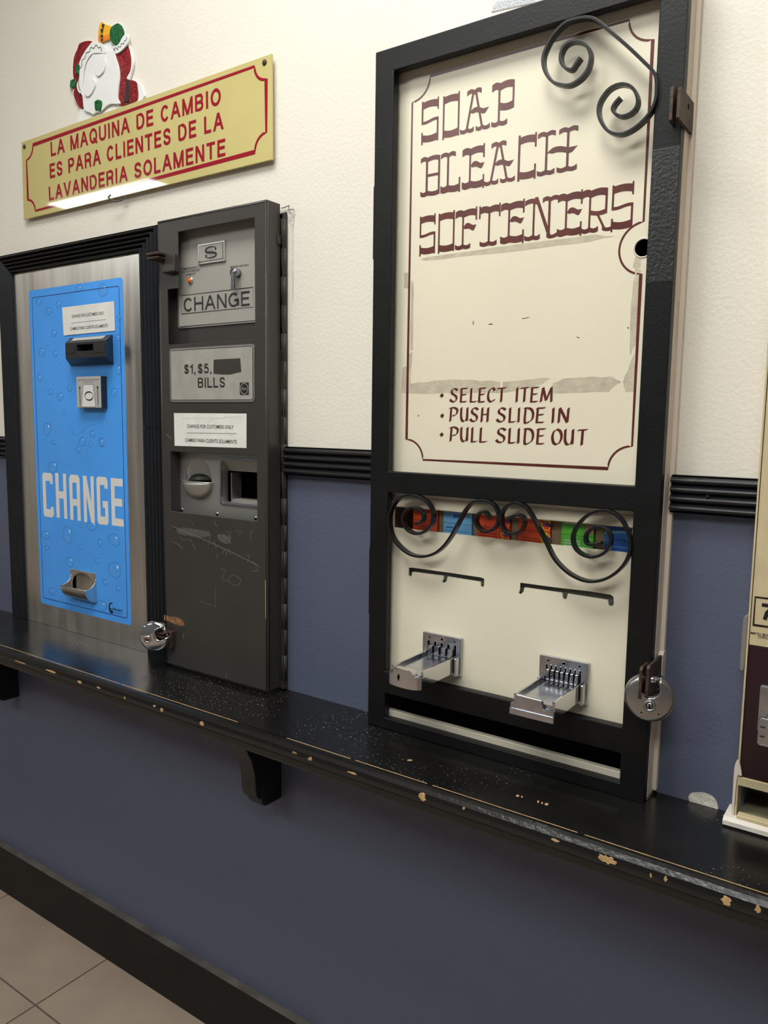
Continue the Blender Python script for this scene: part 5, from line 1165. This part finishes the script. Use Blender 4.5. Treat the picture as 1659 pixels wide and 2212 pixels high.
# ================================================================ SECOND VENDING MACHINE (cut by the right edge)
YM = -0.030
vm = thing('coin_vending_machine', (0.86, 0, ZS), 'old cream and maroon coin vending machine with chipped enamel beside the soap machine', 'vending machine')
MX0, MX1 = 0.6195, 1.10
boxes('shell', [(MX0, MX0 + 0.0022, YM - 0.0015, 0.15, ZS + 0.008, 1.93), (MX1 - .0022, MX1, YM - .0015, 0.15, ZS + .008, 1.93), (MX0, MX1, YM - .0015, 0.15, 1.928, 1.93), (MX0, MX1, 0.146, 0.15, ZS + .008, 1.93)], AGED, vm)
up2 = box('cream_front', MX0 + 0.003, MX1 - 0.003, YM, YM + 0.003, 1.1125, 1.928, AGED, vm, 0.0006)
box('maroon_front', MX0 + 0.003, MX1 - 0.003, YM + 0.0008, YM + 0.003, 0.924, 1.1115, MAROON, vm, 0.0006)
y7 = YM - 0.0003
a = at(D8(338, 183), y7); b = at(D8(325, 405), y7)
ribbon('price_frame', [(a[0], a[1]), (a[0], b[1]), (a[0] + 0.055, b[1]), (a[0] + 0.055, a[1])], 0.0022, y7, 0.0002, MAROON, up2, closed=True)
sans('price_text', '75', a[0] + 0.0085, a[0] + 0.045, b[1] + 0.009, a[1] - 0.007, y7, BLACKINK, up2, stroke=.22)
q = at(D8(300, 478), y7); text('maker_text', "MF'D BY V", q[0], q[0] + 0.027, q[1], q[1] + 0.0035, y7, BLACKINK, up2, bold=0.02)
q = at(D8(358, 508), y7); text('maker_text', 'CHICAGO', q[0], q[0] + 0.022, q[1], q[1] + 0.0035, y7, BLACKINK, up2, bold=0.02)
box('bin_rail', MX0 + 0.001, MX1 - 0.001, YM - 0.002, YM + 0.006, 0.9125, 0.925, AGED, vm, 0.001)
boxes('bin', [(MX0 + .002, MX1 - .002, YM, 0.06, 0.866, 0.870), (MX0 + .002, MX1 - .002, 0.056, 0.06, 0.866, 0.93)], BINM, vm)
box('bin_lip', MX0 + 0.004, MX1 - 0.002, YM - 0.010, YM + 0.004, 0.866, 0.8735, AGED, vm, 0.0015)
ms = box('coin_slide', 0.640, 0.720, YM - 0.004, YM + 0.001, 0.995, 1.060, CHROME2, vm, 0.002)
boxes('tray', [(0.6555, 0.7055, -0.115, YM - 0.003, 1.012, 1.036)], CHROME2, ms, 0.003)
boxes('tray_front', [(0.6535, 0.7075, -0.122, -0.113, 1.010, 1.046)], CHROME2, ms, 0.003)
boxes('tray_groove', [(0.6565, 0.662, -0.1226, -0.1215, 1.022, 1.024), (0.6565, 0.662, -0.1226, -0.1215, 1.034, 1.036)], INK, ms)
wb = sweep_x('base_strip', [(0.0, ZS), (-0.043, ZS), (-0.0475, ZS + 0.003), (-0.0475, ZS + 0.009), (-0.041, ZS + 0.0125), (0, ZS + 0.0125)], 0.6075, 1.11, WHITEW, vm)
polys('plaster_bead', [blob(pts(D8, YM, [(275, 335), (245, 345), (232, 400), (220, 560), (208, 740), (225, 775), (245, 740), (262, 540), (270, 420)]))], YM + 0.004, 0.026, SATIN, vm, 0.001)
polys('paint_scab', [blob(pts(D8, YM, [(180, 1510), (172, 1560), (160, 1750), (150, 1910), (165, 1935), (185, 1700), (200, 1600), (232, 1600), (215, 1500), (195, 1480)]))], YM - 0.003, 0.004, CREAM2, vm)

# loose wire at the top of the grey changer's hinge
P = pts(crop(560, 420, 10.05), -0.004, [(480, 300), (560, 285), (650, 238), (655, 260), (625, 335), (750, 325), (760, 370)])
tag(tube('loose_wire', [(p[0], -0.004 - 0.001 * (i % 2), p[1]) for i, p in enumerate(P)], 0.0009, WIRE, None, 6), 'thin bent wire sticking out of the wall above the grey changer hinge', 'wire')

# ================================================================ CEILING LIGHTS
for k, (x0, x1, y0, y1) in enumerate(FIXTURES):
    f = thing('ceiling_light_' + FIXNAME[k] + '_offscreen', ((x0 + x1) / 2, (y0 + y1) / 2, CEIL), 'rectangular fluorescent ceiling light ' + FIXLAB[k], 'light', 'ceiling lights of the room')
    boxes('housing', [(x0 - 0.03, x1 + 0.03, y0 - 0.03, y0, CEIL - 0.035, CEIL), (x0 - 0.03, x1 + 0.03, y1, y1 + 0.03, CEIL - 0.035, CEIL), (x0 - 0.03, x0, y0, y1, CEIL - 0.035, CEIL), (x1, x1 + 0.03, y0, y1, CEIL - 0.035, CEIL)], FIXT, f)
    box('diffuser_' + FIXNAME[k] + '_offscreen', x0, x1, y0, y1, CEIL - 0.028, CEIL - 0.004, TUBE, f)

for o in bpy.data.objects:
    if o.name.split('.')[0] in ('worn_edge_line', 'droplet_print', 'droplet_glint', 'droplet_shine', 'worn_top_patch', 'scuff_mark', 'scratches', 'edge_chip', 'tape_residue', 'pencil_mark', 'scraped_area'): o['kind'] = 'stuff'
